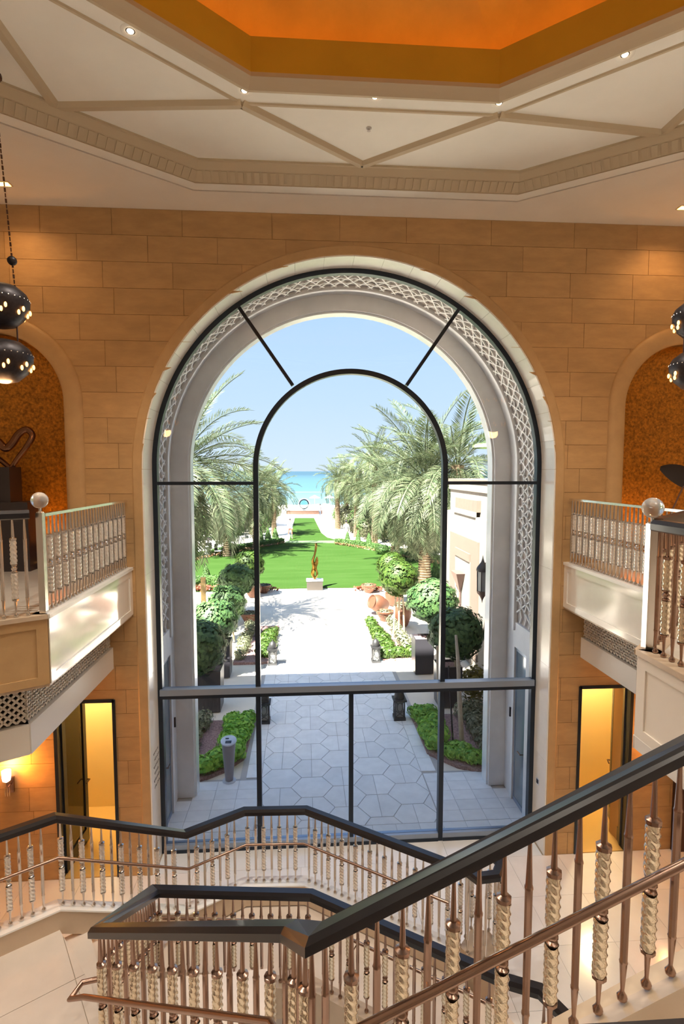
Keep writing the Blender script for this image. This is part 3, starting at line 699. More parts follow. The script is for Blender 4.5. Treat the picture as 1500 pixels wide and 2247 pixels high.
# ---- balcony balustrades
def ball_post(parent, x, y, z):
    MB().box(x-0.03,x+0.03,y-0.03,y+0.03,z,z+0.98).build('corner_post', 'nickel', parent)
    MB().lathe([(0.03,0),(0.034,0.01),(0.012,0.02),(0.012,0.05)], 12, (x,y,z+0.98)).build('post_neck', 'chrome', parent, smooth=True)
    MB().sphere((x,y,z+1.10), 0.078, 20, 12).build('ball_finial', 'crystal', parent, smooth=True)
lb_ = thing('balcony_balustrade', 'left balcony balustrade of silver rail and twisted glass balusters by window', 'balustrade', (-3.15, YW, BZ))
def rel(o, pts): return [Vector(p)-o.location for p in pts]
def rail_set(o, pts, mt, key, base_dz=0.012, rail_top=0.99, start=0, spacing=0.084):
    P = rel(o, pts)
    MB().sweep(drop(P, base_dz+BH), [(-0.03,0),(-0.03,0.03),(0.03,0.03),(0.03,0)] if mt == 'chrome' else RAILP).build('top_rail', mt, o)
    balusters(o, drop(P, base_dz), spacing, key, start=start)
rail_set(lb_, [(-3.23,YW-0.03,BZ),(-3.23,-2.98,BZ)], 'chrome', 'nickel')
ball_post(lb_, -3.23-lb_.location.x, -3.02-lb_.location.y, 0.0)
lb2 = thing('balcony_balustrade', 'left balcony balustrade with black rail turning away past ball post', 'balustrade', (-3.3, -3.1, BZ))
rail_set(lb2, [(-3.30,-3.09,BZ),(-5.6,-4.50,BZ)], 'black_lacquer', 'nickel', spacing=0.098)
rb_ = thing('balcony_balustrade', 'right balcony balustrade of silver rail and twisted glass balusters by window', 'balustrade', (3.15, YW, BZ))
rail_set(rb_, [(3.23,YW-0.03,BZ),(3.23,-3.15,BZ)], 'chrome', 'nickel')
rb2 = thing('balcony_balustrade', 'nearest right balustrade with black rail on the jutting landing', 'balustrade', (1.9, -4.4, BZ))
P = [(3.21,-3.22,BZ),(1.95,-4.43,BZ)]; rail_set(rb2, P, 'black_lacquer', 'bronze', spacing=0.098)
P = [(1.90,-4.50,BZ),(1.90,-5.33,BZ),(2.79,-5.95,BZ)]
Q = rel(rb2, P); MB().sweep(drop(Q, 0.012+BH), RAILP).build('top_rail', 'black_lacquer', rb2); balusters(rb2, drop(Q, 0.012), 0.098, 'bronze')
ball_post(rb2, 1.90-1.9, -4.44+4.4, 0.0)

# ------------------------------------------------------------------ staircase
ZL, ZM = 0.34, 1.19          # lower platform, left landing
A0 = Vector((-5.0,-3.80,2.35)); B_ = Vector((-3.34,-2.73,2.35)); C_ = Vector((-2.19,-1.95,1.57)); D_ = Vector((-1.52,-1.55,1.57)); E_ = Vector((-0.72,-1.58,1.57)); F_ = Vector((0.90,-2.68,1.57))
K_ = onY(213, 2052, -4.72); G_ = Vector((-2.31,-2.84,1.57)); H_ = Vector((-0.67,-3.01,1.57)); I_ = Vector((0.99,-4.09,1.57))
L1 = onY(638, 2056, -5.90); L2 = onY(692, 2076, -6.33); M_ = onY(1500, 1660, -6.33); M_ = L2+(M_-L2)*2.05
st = thing('staircase', 'cream marble staircase winding down around an open well', 'staircase', kind='structure')
MB().prism([(-5.6,-6.6),(-2.2,-6.6),(-2.2,-4.3),(-2.75,-3.45),(-3.36,-2.74),(-5.6,-4.2)], 0.0, ZM-0.012).build('landing', 'floor_joint', st)
tile_jobs = [(-5.6,-6.6),(-2.2,-6.6),(-2.2,-4.3),(-2.75,-3.45),(-3.36,-2.74),(-5.6,-4.2)]
def clipconvex(poly, hull):
    for i in range(len(hull)):
        A, B = hull[i], hull[(i+1) % len(hull)]; out = []
        def sd_(p): return (B[0]-A[0])*(p[1]-A[1])-(B[1]-A[1])*(p[0]-A[0])
        for k in range(len(poly)):
            a, b_ = poly[k-1], poly[k]; fa, fb = sd_(a), sd_(b_)
            if (fa < 0) != (fb < 0): t_ = fa/(fa-fb); out.append((a[0]+(b_[0]-a[0])*t_, a[1]+(b_[1]-a[1])*t_))
            if fb >= 0: out.append(b_)
        poly = out
        if len(poly) < 3: return []
    return poly
ca, sa = math.cos(math.radians(33)), math.sin(math.radians(33)); TS = 0.78; tg = 0.003
for i in range(-6, 7):
    for j in range(-6, 7):
        q = [(i*TS+tg, j*TS+tg), ((i+1)*TS-tg, j*TS+tg), ((i+1)*TS-tg, (j+1)*TS-tg), (i*TS+tg, (j+1)*TS-tg)]
        w_ = clipconvex([(-3.34+x*ca-y*sa, -2.73+x*sa+y*ca) for x, y in q], tile_jobs)
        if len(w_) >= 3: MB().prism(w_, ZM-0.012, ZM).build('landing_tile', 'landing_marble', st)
nr = Vector((0.54,-0.84,0)); 
for k in range(5):   # steps from the landing to the platform, between outer and inner curb
    p0 = B_+(C_-B_)*(k/5); p1 = B_+(C_-B_)*((k+1)/5); q0 = Vector((-2.62,-3.75,0))+(Vector((-2.28,-2.75,0))-Vector((-2.62,-3.75,0)))*(k/5); q1 = Vector((-2.62,-3.75,0))+(Vector((-2.28,-2.75,0))-Vector((-2.62,-3.75,0)))*((k+1)/5)
    z = ZM-0.17*(k+1)
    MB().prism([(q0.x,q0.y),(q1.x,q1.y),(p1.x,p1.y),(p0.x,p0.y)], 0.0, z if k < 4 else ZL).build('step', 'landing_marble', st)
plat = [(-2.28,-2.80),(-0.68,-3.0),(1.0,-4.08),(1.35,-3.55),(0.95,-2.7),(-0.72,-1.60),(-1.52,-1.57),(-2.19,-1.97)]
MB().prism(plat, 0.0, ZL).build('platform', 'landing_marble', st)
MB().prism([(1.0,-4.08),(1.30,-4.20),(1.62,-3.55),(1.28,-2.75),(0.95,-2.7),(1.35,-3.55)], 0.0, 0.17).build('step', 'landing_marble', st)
# upper flights (mostly under the frame): winder L-K and straight flight
def flight(A, B, za, zb, side, width, n):
    d = (B-A); t = d.to_2d().normalized(); nn = Vector((t.y,-t.x))*side
    for k in range(n):
        p = A.to_2d()+d.to_2d()*(k/n); q = A.to_2d()+d.to_2d()*((k+1)/n); z = za+(zb-za)*(k+1)/n
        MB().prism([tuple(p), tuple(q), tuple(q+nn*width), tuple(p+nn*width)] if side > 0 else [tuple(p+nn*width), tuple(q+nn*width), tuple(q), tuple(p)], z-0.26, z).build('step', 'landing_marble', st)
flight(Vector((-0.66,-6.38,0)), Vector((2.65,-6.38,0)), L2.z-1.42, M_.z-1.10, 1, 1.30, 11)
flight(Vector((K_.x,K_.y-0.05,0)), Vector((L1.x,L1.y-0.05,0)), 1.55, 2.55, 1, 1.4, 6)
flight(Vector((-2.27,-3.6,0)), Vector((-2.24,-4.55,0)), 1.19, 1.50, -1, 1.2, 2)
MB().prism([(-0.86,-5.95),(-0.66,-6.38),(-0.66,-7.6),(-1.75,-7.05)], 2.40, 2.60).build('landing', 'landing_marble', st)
CH = 1.0
def curb(pts, h0, w=0.15, mt='curb_stone', name='curb'):
    return MB().sweep(pts, [(-w/2,-h0),(-w/2,0),(w/2,0),(w/2,-h0)]).build(name, mt, st)
outer = [A0,B_,C_,D_,E_,F_]; inner = [I_,H_,G_,K_,L1,L2,M_]
dz = -(BH+0.02)
curb(drop(outer, dz), 0.26); curb(drop(inner, dz), 0.34)
cap = [(-0.09,0.0),(-0.09,0.018),(0.09,0.018),(0.09,0.0)]
MB().sweep(drop(outer, dz), cap).build('curb_lit_top', 'daylit_stone', st)  # white strip paints the window-lit top of the curb

# rear (outer) balustrade
ob = thing('stair_balustrade', 'rear stair balustrade with black rail between stairs and window', 'balustrade', (-1.1,-1.56,0.6))
loop = [F_+Vector(v) for v in ((0.10,-0.02,0),(0.30,0.20,0),(0.50,0.16,0),(0.56,-0.02,0),(0.44,-0.20,0),(0.22,-0.22,0))]
MB().sweep(rel(ob, [A0,B_,C_,D_,E_,F_+Vector((0.12,-0.10,0))]), RAILP).build('top_rail', 'black_lacquer', ob)
MB().sweep(rel(ob, loop), RAILP, closed=True).build('rail_scroll', 'black_lacquer', ob)
bs = drop(rel(ob, [A0,B_,C_,D_,E_,F_]), dz+0.018); balusters(ob, bs, 0.1, 'nickel')
ll = drop(rel(ob, loop), dz+0.018)
for i, p in enumerate(ll):
    q = ll[(i+1) % 6]
    for f_ in (0, 0.5): 
        pp = p+(q-p)*f_; o = link('baluster', METAL['nickel'][0 if f_ else 1], ob, pp)
        if not f_: link('glass_sleeve', sn1, o); link('glass_sleeve', sn2, o)
hr = drop(off(rel(ob, [A0,B_,C_,D_,E_,F_]), 0.09), -0.36)
MB().tube(hr, 0.017, 10).build('hand_tube', 'bronze', ob, smooth=True); brackets(MB(), hr, 1).build('tube_bracket', 'bronze', ob)
MB().prism([(p.x*1.0,p.y) for p in [v-ob.location for v in loop]], -0.6, dz+0.97+0.018).build('newel_base', 'curb_stone', ob)

# inner balustrade: round the well and up the near flight
ib = thing('stair_balustrade', 'foreground stair balustrade with black rail rising to the right', 'balustrade', (-0.6,-5.0,1.0))
endc = [I_+Vector(v) for v in ((0.40,-0.85,0),(0.37,-0.34,0),(0.26,-0.11,0))]
MB().sweep(rel(ib, [endc[0],endc[1],endc[2]]+inner), RAILP).build('top_rail', 'black_lacquer', ib)
balusters(ib, drop(rel(ib, [I_,H_,G_]), dz), 0.1, 'bronze'); balusters(ib, drop(rel(ib, [G_,K_]), dz), 0.1, 'bronze')
balusters(ib, drop(rel(ib, [K_,L1]), dz), 0.1, 'bronze', start=1); balusters(ib, drop(rel(ib, [L1,L2]), dz), 0.1, 'bronze', ends=(0.06,0.06), start=1); balusters(ib, drop(rel(ib, [L2,M_]), dz), 0.106, 'bronze')
balusters(ib, drop(rel(ib, endc), dz), 0.1, 'bronze')
h1 = drop(off(rel(ib, [K_,L1,L2,M_]), 0.11), -0.37); t0 = Vector(h1[0])
h1 = [t0+Vector((0.10,0.16,-0.02)), t0+Vector((-0.06,0.13,-0.02)), t0+Vector((-0.10,0.02,-0.03))]+h1
MB().tube(h1, 0.019, 10).build('hand_tube', 'bronze', ib, smooth=True); brackets(MB(), h1[3:], 1).build('tube_bracket', 'bronze', ib)
h2 = drop(off(rel(ib, [I_,H_,G_]), 0.10), -0.36)
MB().tube(h2, 0.016, 10).build('hand_tube', 'bronze', ib, smooth=True); brackets(MB(), h2, 1).build('tube_bracket', 'bronze', ib)

# guard rail right in front of the photographer
gp1 = onY(1500, 2222, CAM.y+0.62); gp0 = onY(1090, 2246, CAM.y+0.62); gsl = (gp1.z-gp0.z)/(gp1.x-gp0.x)
gr = thing('landing_guard_rail', 'black rail cut off at bottom right corner', 'rail', (gp0.x, CAM.y+0.565, gp0.z-0.06))
MB().sweep([(-0.03,0.0,-0.03*gsl),(0.9,0.0,0.9*gsl)], RAILP).build('top_rail', 'black_lacquer', gr)
for k in range(4): link('baluster', METAL['bronze'][0], gr, (0.05+k*0.2, 0.0, -0.94+(0.05+k*0.2)*gsl))
MB().box(-0.05,1.0,-0.1,0.09,-1.02,-0.94).build('landing_edge', 'curb_stone', gr)
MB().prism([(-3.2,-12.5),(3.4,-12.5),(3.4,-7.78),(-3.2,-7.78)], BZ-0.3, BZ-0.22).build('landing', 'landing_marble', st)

# ------------------------------------------------------------------ niche pieces, pendants, sconces
sw_ = thing('loop_sculpture', 'polished bronze looped heart sculpture in the left niche', 'sculpture', (-4.93,-0.42,6.05))
def spline(pts, n=10):
    pts = [Vector(p) for p in pts]; out = []
    for i in range(len(pts)-1):
        p0, p1, p2, p3 = pts[max(i-1,0)], pts[i], pts[i+1], pts[min(i+2,len(pts)-1)]
        for k in range(n):
            t = k/n; out.append(0.5*((2*p1)+(p2-p0)*t+(2*p0-5*p1+4*p2-p3)*t*t+(3*p1-p0-3*p2+p3)*t**3))
    return out+[pts[-1]]
hp = spline([(0.14,0,0.0),(0.22,0,0.12),(0.36,0,0.30),(0.42,0.02,0.44),(0.35,0.02,0.52),(0.25,0.0,0.46),(0.16,-0.02,0.32),(0.08,-0.04,0.26),(-0.02,-0.03,0.36),(-0.14,0,0.44),(-0.24,0,0.36),(-0.16,0.02,0.20),(0.0,0.02,0.08),(0.12,0,-0.02)], 8)
MB().tube(hp, [0.035+0.018*math.sin(PI*i/(len(hp)-1))**2 for i in range(len(hp))], 12).build('loop', 'bronze_loop', sw_, smooth=True)
pd_ = thing('sculpture_pedestal', 'dark stepped pedestal under the looped heart sculpture', 'pedestal', (-4.93,-0.46,BZ))
MB().box(-0.42,0.20,-0.16,0.16,0.95,1.43).build('upper_block', 'dark_pedestal', pd_); MB().box(-0.55,0.45,-0.22,0.20,0,0.95).build('lower_block', 'dark_pedestal', pd_)
MB().box(-0.35,0.02,-0.2305,-0.22,0.72,0.88).build('name_plate', 'porch_shade', pd_)
lf_ = thing('leaf_sculpture', 'dark leaf shaped sculpture on thin slanting rod in right niche', 'sculpture', (4.60,-0.46,BZ))
m = MB(); vs = []; fs = []; N_ = 14
for i in range(N_+1):
    t = i/N_; c = Vector((0.04+0.75*t, 0, 1.42-0.22*t-0.10*t*t)); w = 0.15*math.sin(PI*min(1, t*0.92+0.04))**0.8
    for (du, dv) in ((-1,0),(-0.5,-0.4),(0,-0.55),(0.5,-0.4),(1,0),(0.5,0.25),(0,0.3),(-0.5,0.25)): vs.append(c+Vector((0.25*w*du, 0.35*w*dv, w*du)))
for i in range(N_):
    for k in range(8): fs.append((i*8+k, i*8+(k+1)%8, (i+1)*8+(k+1)%8, (i+1)*8+k))
m.add(vs, fs + [tuple(range(8)), tuple(range(N_*8+7, N_*8-1, -1))]).build('leaf', 'dark_pedestal', lf_, smooth=True)
MB().tube([(-0.08,0,0.0),(0.42,0,1.15)], 0.012, 8).build('rod', 'rust_iron', lf_); MB().box(-0.3,0.2,-0.14,0.14,0,0.06).build('foot_plate', 'dark_pedestal', lf_)
for sg in (-1, 1):
    t = thing('niche_uplight', 'small brass uplight on floor of the %s niche' % ('left' if sg < 0 else 'right'), 'lamp', (sg*4.45, -0.30, BZ))
    MB().lathe([(0.04,0),(0.045,0.05),(0.04,0.06)], 14).build('can', 'dark_bronze', t); MB().lathe([(0.001,0.062),(0.036,0.0605)], 14, cap=False).build('lens', 'lamp_orange', t)
    lamp('niche_lamp', 'SPOT', (sg*4.45, -0.30, BZ+0.09), 52 if sg < 0 else 44, (1.0, 0.40, 0.07), t, 0.05, 100, 1.0, (sg*4.7, 0.0, 5.6))

def pendant(x, y, label, sg):
    t = thing('tiered_pendant', label, 'pendant lamp', (x, y, 7.0))
    z0 = 0.0
    for zc, r in ((0.0, 0.25), (0.50, 0.24)):
        prof = [(0.03,-0.15),(0.12,-0.13),(0.20,-0.07),(0.245,0.01),(0.25,0.06),(0.22,0.11),(0.15,0.155),(0.07,0.17)]
        bo = MB().lathe([(p*r/0.25, zc+q*1.25) for p, q in prof], 26, cap=True).build('pierced_bowl', 'dark_iron', t, smooth=True)
        fm = MB()
        for k in range(9):
            a = 2*PI*k/9+0.3
            for zz, rr in ((-0.055, 0.222), (-0.02, 0.243)):
                a2 = a+(0.15 if zz > -0.04 else 0)
                c = Vector((math.cos(a2)*rr*r/0.25, math.sin(a2)*rr*r/0.25, zc+zz)); fm.sphere(c, 0.016, 8, 6, (0.8,0.8,1.5))
        fm.build('flame_openings', 'flame', bo)
        dm_ = MB()
        for k in range(30):
            a = 2*PI*k/30; dm_.sphere((math.cos(a)*0.246*r/0.25, math.sin(a)*0.246*r/0.25, zc+0.075), 0.007, 6, 4)
        dm_.build('bead_band', 'nickel', bo)
    top = ZC-7.0
    for k in range(3):
        a = 2*PI*k/3+0.4; p = Vector((math.cos(a)*0.12, math.sin(a)*0.12, 0))
        MB().tube([p+Vector((0,0,0.14)), p+Vector((0,0,0.42))], 0.007, 6).build('chain', 'dark_bronze', t)
        q = Vector((math.cos(a)*0.02, math.sin(a)*0.02, 0))
        c = MB(); n = 40
        for j in range(n):
            f0, f1 = j/n, (j+0.72)/n; P0 = p+Vector((0,0,0.64)); P1 = q+Vector((0,0,top)); c.tube([P0+(P1-P0)*f0, P0+(P1-P0)*f1], 0.006+0.003*(j%2), 5)
        c.build('chain', 'dark_bronze', t)
        bz = 0.94 + 0.10*k; f = (bz-0.64)/(top-0.64); MB().sphere(p+Vector((0,0,0.64))+(q+Vector((0,0,top))-p-Vector((0,0,0.64)))*f, 0.042, 12, 8).build('chain_ball', 'dark_iron', t, smooth=True)
    MB().lathe([(0.09,top),(0.09,top-0.02),(0.03,top-0.05)], 18).build('ceiling_rose', 'dark_bronze', t)
    lamp('pendant_lamp', 'POINT', (x, y, 7.0-0.22), 14, (1.0, 0.5, 0.2), t, 0.1)
pendant(-3.51, -3.0, 'dark two tier bowl pendant hanging on chains at left edge', -1)
pendant(3.26, -3.0, 'dark two tier bowl pendant hanging on chains at right edge', 1)

def sconce(x, y, z, label):
    t = thing('wall_sconce', label, 'sconce', (x, y, z))
    MB().box(-0.05,0.05,-0.03,0.01,-0.28,-0.05).build('back_plate', 'bronze', t)
    MB().tube([(0,-0.02,-0.16),(0,-0.09,-0.17),(0,-0.11,-0.12),(0,-0.11,-0.07)], 0.009, 8).build('arm', 'bronze', t, smooth=True)
    MB().lathe([(0.001,-0.085),(0.022,-0.07),(0.05,-0.05),(0.058,0.0),(0.06,0.09)], 20, (0,-0.11,0), cap=False).build('shade', 'lamp_shade', t, smooth=True)
    for dx in (-0.03, 0.0, 0.03): MB().lathe([(0.001,-0.30),(0.007,-0.27),(0.004,-0.17),(0.001,-0.15)], 8, (dx,-0.10,0)).build('crystal_drop', 'twist_glass', t, smooth=True)
    lamp('sconce_lamp', 'POINT', (x, y-0.16, z+0.13), 26, (1.0, 0.36, 0.06), t, 0.05)
p = onY(14, 1705, YW-0.11); sconce(p.x, YW, p.z, 'glowing wall sconce left of the left glass door')
sconce(-p.x, YW, p.z, 'glowing wall sconce right of the right glass door')
cb = thing('wall_cabinet', 'dark wall cabinet with pierced white panel at right edge', 'cabinet', (5.35, YW-0.001, 0.0))
MB().box(-0.30,-0.06,-0.08,0.0,0,2.6).build('dark_panel', 'dark_bronze', cb); MB().box(-0.05,0.55,-0.10,0.0,1.0,2.1).build('white_panel', 'lattice_white', cb)
hm = MB()
for i in range(6):
    for j in range(3): hm.lathe([(0.03,-0.1005),(0.03,-0.1045)], 10)
hv = []
h2_ = MB()
for i in range(8):
    for j in range(4):
        x = 0.06+j*0.13; z = 1.12+i*0.125; h2_.add([(x+0.03*math.cos(2*PI*k/10), -0.103, z+0.03*math.sin(2*PI*k/10)) for k in range(10)]+[(x+0.03*math.cos(2*PI*k/10), -0.099, z+0.03*math.sin(2*PI*k/10)) for k in range(10)], [tuple(range(10))]+[(k,(k+1)%10,10+(k+1)%10,10+k) for k in range(10)])
o = h2_.build('pierced_holes', 'dark_gap', cb); o['kind'] = 'stuff'

# ------------------------------------------------------------------ outside: porch and portal
YP = 1.42
porch = thing('wall_porch', 'deep grey stone porch arch outside the great window', 'porch', kind='structure')
RP = 3.02
def vault(m, r, y0, y1, zb, zs=ZS, n=48):
    vs = []; fs = []; pth = [(PI, zb-zs)] + [(PI-PI*i/n, 0) for i in range(n+1)] + [(0, zb-zs)]
    for a, dz in pth: vs += [(r*math.cos(a), y0, zs+r*math.sin(a)+dz), (r*math.cos(a), y1, zs+r*math.sin(a)+dz)]
    for i in range(len(pth)-1): fs.append((2*i, 2*i+1, 2*i+3, 2*i+2))
    return m.add(vs, fs)
def band(r0, r1, y0, y1, zb, name, mt, n=48, zs=ZS):
    m = MB(); pr = [(r0,y0),(r1,y0),(r1,y1),(r0,y1)]; vs = []; fs = []; pth = [(PI, zb-zs)] + [(PI-PI*i/n, 0) for i in range(n+1)] + [(0, zb-zs)]
    for a, dz in pth:
        for r, y in pr: vs.append((r*math.cos(a), y, zs+r*math.sin(a)+dz))
    for i in range(len(pth)-1):
        for j in range(4): fs.append((i*4+j, i*4+(j+1)%4, (i+1)*4+(j+1)%4, (i+1)*4+j))
    fs += [(0,1,2,3), tuple(range(len(pth)*4-1, len(pth)*4-5, -1))]
    return m.add(vs, fs).build(name, mt, porch)
ZP = 3.30
band(2.985, 3.12, 0.0, 0.17, 0, 'inner_border', 'daylit_stone')
band(3.07, 3.14, 0.17, 0.98, ZP, 'screen_ground', 'screen_back')
band(3.00, 3.12, 0.98, 1.06, ZP-0.15, 'screen_border', 'porch_stone')
band(3.06, 3.14, 1.06, YP, 0, 'porch_vault', 'porch_shade')
for sg in (-1, 1):
    x0, x1 = (-3.14,-3.03) if sg < 0 else (3.03,3.14)
    hexa('jamb_panel', x0, x1, 0.17, 0.98, 2.85, ZP, 'porch_stone', porch); hexa('jamb_panel', x0, x1, 0.17, 0.47, 0, 2.85, 'porch_stone', porch); hexa('jamb_panel', x0, x1, 0.98, 1.06, 0, ZP-0.15, 'porch_stone', porch)
    dd = thing('side_door', 'glazed side door in the %s jamb of the porch' % ('left' if sg < 0 else 'right'), 'door', (sg*3.08, 0.47, 0))
    MB().box(-0.012,0.012,0.04,0.47,0.08,2.78).build('pane', 'side_glass', dd)
    f_ = MB(); f_.box(-0.02,0.02,0,0.04,0,2.85); f_.box(-0.02,0.02,0.47,0.51,0,2.85); f_.box(-0.02,0.02,0.04,0.47,2.78,2.85); f_.box(-0.02,0.02,0.04,0.47,0,0.08); f_.build('door_frame', 'frame_skylit', dd)
    MB().tube([(-sg*0.02,0.10,1.05),(-sg*0.07,0.10,1.05),(-sg*0.07,0.22,1.05)], 0.012, 8).build('handle', 'dark_bronze', dd)
# carved star screen: interlaced straps laid over the vault
pathL = ZS-ZP; arcL = PI*3.045; TOT = 2*pathL+arcL
def onvault(s_, y, r):
    if s_ < pathL: return Vector((-r, y, ZP+s_))
    if s_ > pathL+arcL: return Vector((r, y, ZS-(s_-pathL-arcL)))
    a = PI-(s_-pathL)/3.045; return Vector((r*math.cos(a), y, ZS+r*math.sin(a)))
sm = MB(); Y0, Y1 = 0.19, 0.96; pitch = 0.135; H_s = Y1-Y0
def strap(p, q, w=0.022):
    n = max(1, int((Vector(q)-Vector(p)).length/0.16)); d = (Vector(q)-Vector(p)).normalized(); nn = Vector((-d.y, d.x))*w/2
    for i in range(n):
        a = Vector(p)+(Vector(q)-Vector(p))*(i/n); b_ = Vector(p)+(Vector(q)-Vector(p))*((i+1)/n); v = []
        for c in (a-nn, a+nn, b_+nn, b_-nn):
            v.append(onvault(c.x, c.y, 3.035)); 
        for c in (a-nn, a+nn, b_+nn, b_-nn): v.append(onvault(c.x, c.y, 3.069))
        sm.add(v, [(0,1,2,3),(0,4,5,1),(1,5,6,2),(2,6,7,3),(3,7,4,0)])
sl = math.tan(math.radians(60))
k = -12
while k*pitch < TOT+H_s:
    for sgn in (1, -1):
        s0 = k*pitch*2*0.75
        a = s0; b_ = s0+sgn*H_s/sl
        if 0 <= min(a,b_) and max(a,b_) <= TOT: strap((a, Y0), (b_, Y1))
    k += 1
for j in range(1, 4):
    yy = Y0+H_s*j/4; x = 0.0; i = 0
    while x < TOT-0.1:
        strap((x, yy-0.03*(1 if i%2 else -1)), (min(x+0.117, TOT), yy+0.03*(1 if i%2 else -1))); x += 0.117; i += 1
o = sm.build('star_screen', 'screen_plaster', porch, fix=False); o['kind'] = 'stuff'
# outer portal wall with its arch
pm = MB(); RQ = 2.76
cuts = sorted({-22.0, -RQ, RQ, 6.0} | {RQ*math.cos(PI*k/48) for k in range(49)})
for a, b_ in zip(cuts, cuts[1:]):
    la = 0 if (a+b_)/2 < -RQ or (a+b_)/2 > RQ else arch_top(a, 0, RQ, 6.05); lb = 0 if la == 0 else arch_top(b_, 0, RQ, 6.05)
    pm.prismY([(a,la),(b_,lb),(b_,11.2),(a,11.2)], YP, YP+0.26)
pm.build('portal_wall', 'porch_shade', porch)
m_ = band(RQ-0.035, RQ+0.0, YP+0.05, YP+0.30, 0, 'portal_edge', 'daylit_stone', zs=6.05)
# mass of the wings left and right of the hall
wg = MB().box(-22, -XW-0.3, -14, YP, 0, 10.2); wg.box(XW+0.3, 16, -14, 0.9, 0, 10.2); wg.box(-XW-0.3, XW+0.3, 0.0, YP, 10.0, 10.4)
tag(wg.build('wall_wings', 'stucco'), 'pale side wings of the building beyond the hall', 'building', kind='structure')
for q in ((-2.98,0),):
    pass
MB().box(-3.0,-2.972,0.99,1.02,1.55,1.72).build('door_reader', 'dark_iron', porch); MB().box(2.972,3.0,0.99,1.02,1.55,1.72).build('door_reader', 'dark_iron', porch)

# ------------------------------------------------------------------ ground outside
gd = MB().box(-40, 40, 0.06, 84, -0.3, -0.03).build('floor_garden', 'sand_path'); tag(gd, 'pale sandstone ground of the garden forecourt', 'ground', kind='structure')
tr = thing('floor_terrace', 'shaded terrace of honed hexagonal sandstone paving before the doors', 'paving', kind='structure')
MB().box(-2.0, 2.0, 0.06, 8.6, -0.03, -0.014).build('bedding', 'paving_joint', tr); MB().box(-3.2, 3.2, 0.06, 2.0, -0.03, -0.0145).build('bedding', 'paving_joint', tr)
HW, HH = 0.40, 0.33
def cliprect(poly, x0, x1, y0, y1):
    for ax, lim, keep in ((0,x0,1),(0,x1,-1),(1,y0,1),(1,y1,-1)):
        out = []
        for i in range(len(poly)):
            a, b_ = poly[i-1], poly[i]; fa = (a[ax]-lim)*keep; fb = (b_[ax]-lim)*keep
            if (fa < 0) != (fb < 0): t = fa/(fa-fb); out.append((a[0]+(b_[0]-a[0])*t, a[1]+(b_[1]-a[1])*t))
            if fb >= 0: out.append(b_)
        poly = out
        if len(poly) < 3: return []
    return poly
cache = {}
c_i = 0
col = -3
while col <= 3:
    cx = col*HW*1.5
    for row in range(-1, 13):
        cy = 0.62+row*2*HH+(HH if col % 2 else 0)
        hx = 0.008
        full = [(HW-hx,0),((HW-hx)/2,HH-hx),(-(HW-hx)/2,HH-hx),(-(HW-hx),0),(-(HW-hx)/2,-HH+hx),((HW-hx)/2,-HH+hx)]
        for (xa, xb) in ((-9,-0.004),(0.004,9)):
            pl = cliprect(full, xa, xb, -9, 9) if (row+col) % 3 else (full if xa < 0 else [])
            if not pl: continue
            w_ = cliprect([(x+cx,y+cy) for x, y in pl], -1.58, 1.58, 0.42, 8.3)
            if len(w_) >= 3: MB().prism(w_, -0.016, 0.0).build('paving_stone', 'paving', tr)
    col += 1
pm_ = MB().box(-0.145,0.145,-0.245,0.245,-0.016,0.0).mesh('paving_stone'); pm_.materials.append(M['paving'])
for sg in (-1, 1):
    for k in range(13): link('paving_stone', pm_, tr, (sg*1.735, 2.25+k*0.5, 0))
am = MB().box(-0.197,0.197,-0.147,0.147,-0.016,0.0).mesh('paving_stone'); am.materials.append(M['paving'])
for i in range(-8, 8):
    link('paving_stone', am, tr, (i*0.4+0.2, 0.26, 0))
for sg in (-1, 1):
    for i in range(4):
        for j in range(5 if i < 3 else 3): link('paving_stone', am, tr, (sg*(1.80+i*0.4), 0.57+j*0.3, 0))
fp = MB().box(-2.9, 2.9, 8.62, 18.9, -0.03, -0.008).build('floor_forecourt', 'sand_path'); tag(fp, 'sunlit sandstone forecourt between terrace and lawn', 'paving', kind='structure')

# lawns and paths
def sheet(name, poly, z0, z1, mt, label, cat, kind='structure'): o = MB().prism(poly, z0, z1).build(name, mt); return tag(o, label, cat, kind=kind)
front = [(x, 19.35-0.012*x*x) for x in np.linspace(-10, 9, 24)]
sheet('floor_lawn', [(float(a), float(b_)) for a, b_ in front]+[(9.5,26.0),(7.2,27.6),(1.75,36.4),(-2.2,36.9),(-8.6,28.3),(-11,26)], -0.03, 0.03, 'lawn', 'wide bright green circular lawn behind the bronze sculpture', 'lawn')
sheet('floor_lawn_strip', [(-2.0,38.3),(-1.75,38.3),(2.2,38.3),(1.35,40.5),(0.95,44),(0.55,61),(-1.88,61)], -0.03, 0.03, 'lawn', 'long narrow strip of lawn leading toward the sea', 'lawn')
sheet('floor_lawn_edge', [(-2.4,36.9),(2.6,36.4),(2.5,38.3),(-2.2,38.3)], -0.03, 0.015, 'lawn_edge', 'pale strip crossing between the two lawns', 'path')
sheet('floor_path_left', [(-4.6,38.0),(-2.0,38.0),(-1.9,62),(-3.9,62)], -0.03, 0.005, 'pale_path', 'pale paved walk left of the lawn strip', 'path')
sheet('floor_path_right', [(2.3,37.6),(4.3,37.2),(2.6,48),(2.1,62),(0.6,62),(1.0,44),(1.4,40.5)], -0.03, 0.006, 'pale_path', 'pale curving walk right of the lawn strip', 'path')
sheet('floor_beach', [(-60,62.5),(60,62.5),(60,88),(-60,88)], -0.4, -0.02, 'beach_sand', 'white sand beach at the end of the garden', 'beach')
m = bpy.data.materials.new('sea'); m.use_nodes = True; n = m.node_tree; p = n.nodes['Principled BSDF']; p.inputs['Roughness'].default_value = 0.35
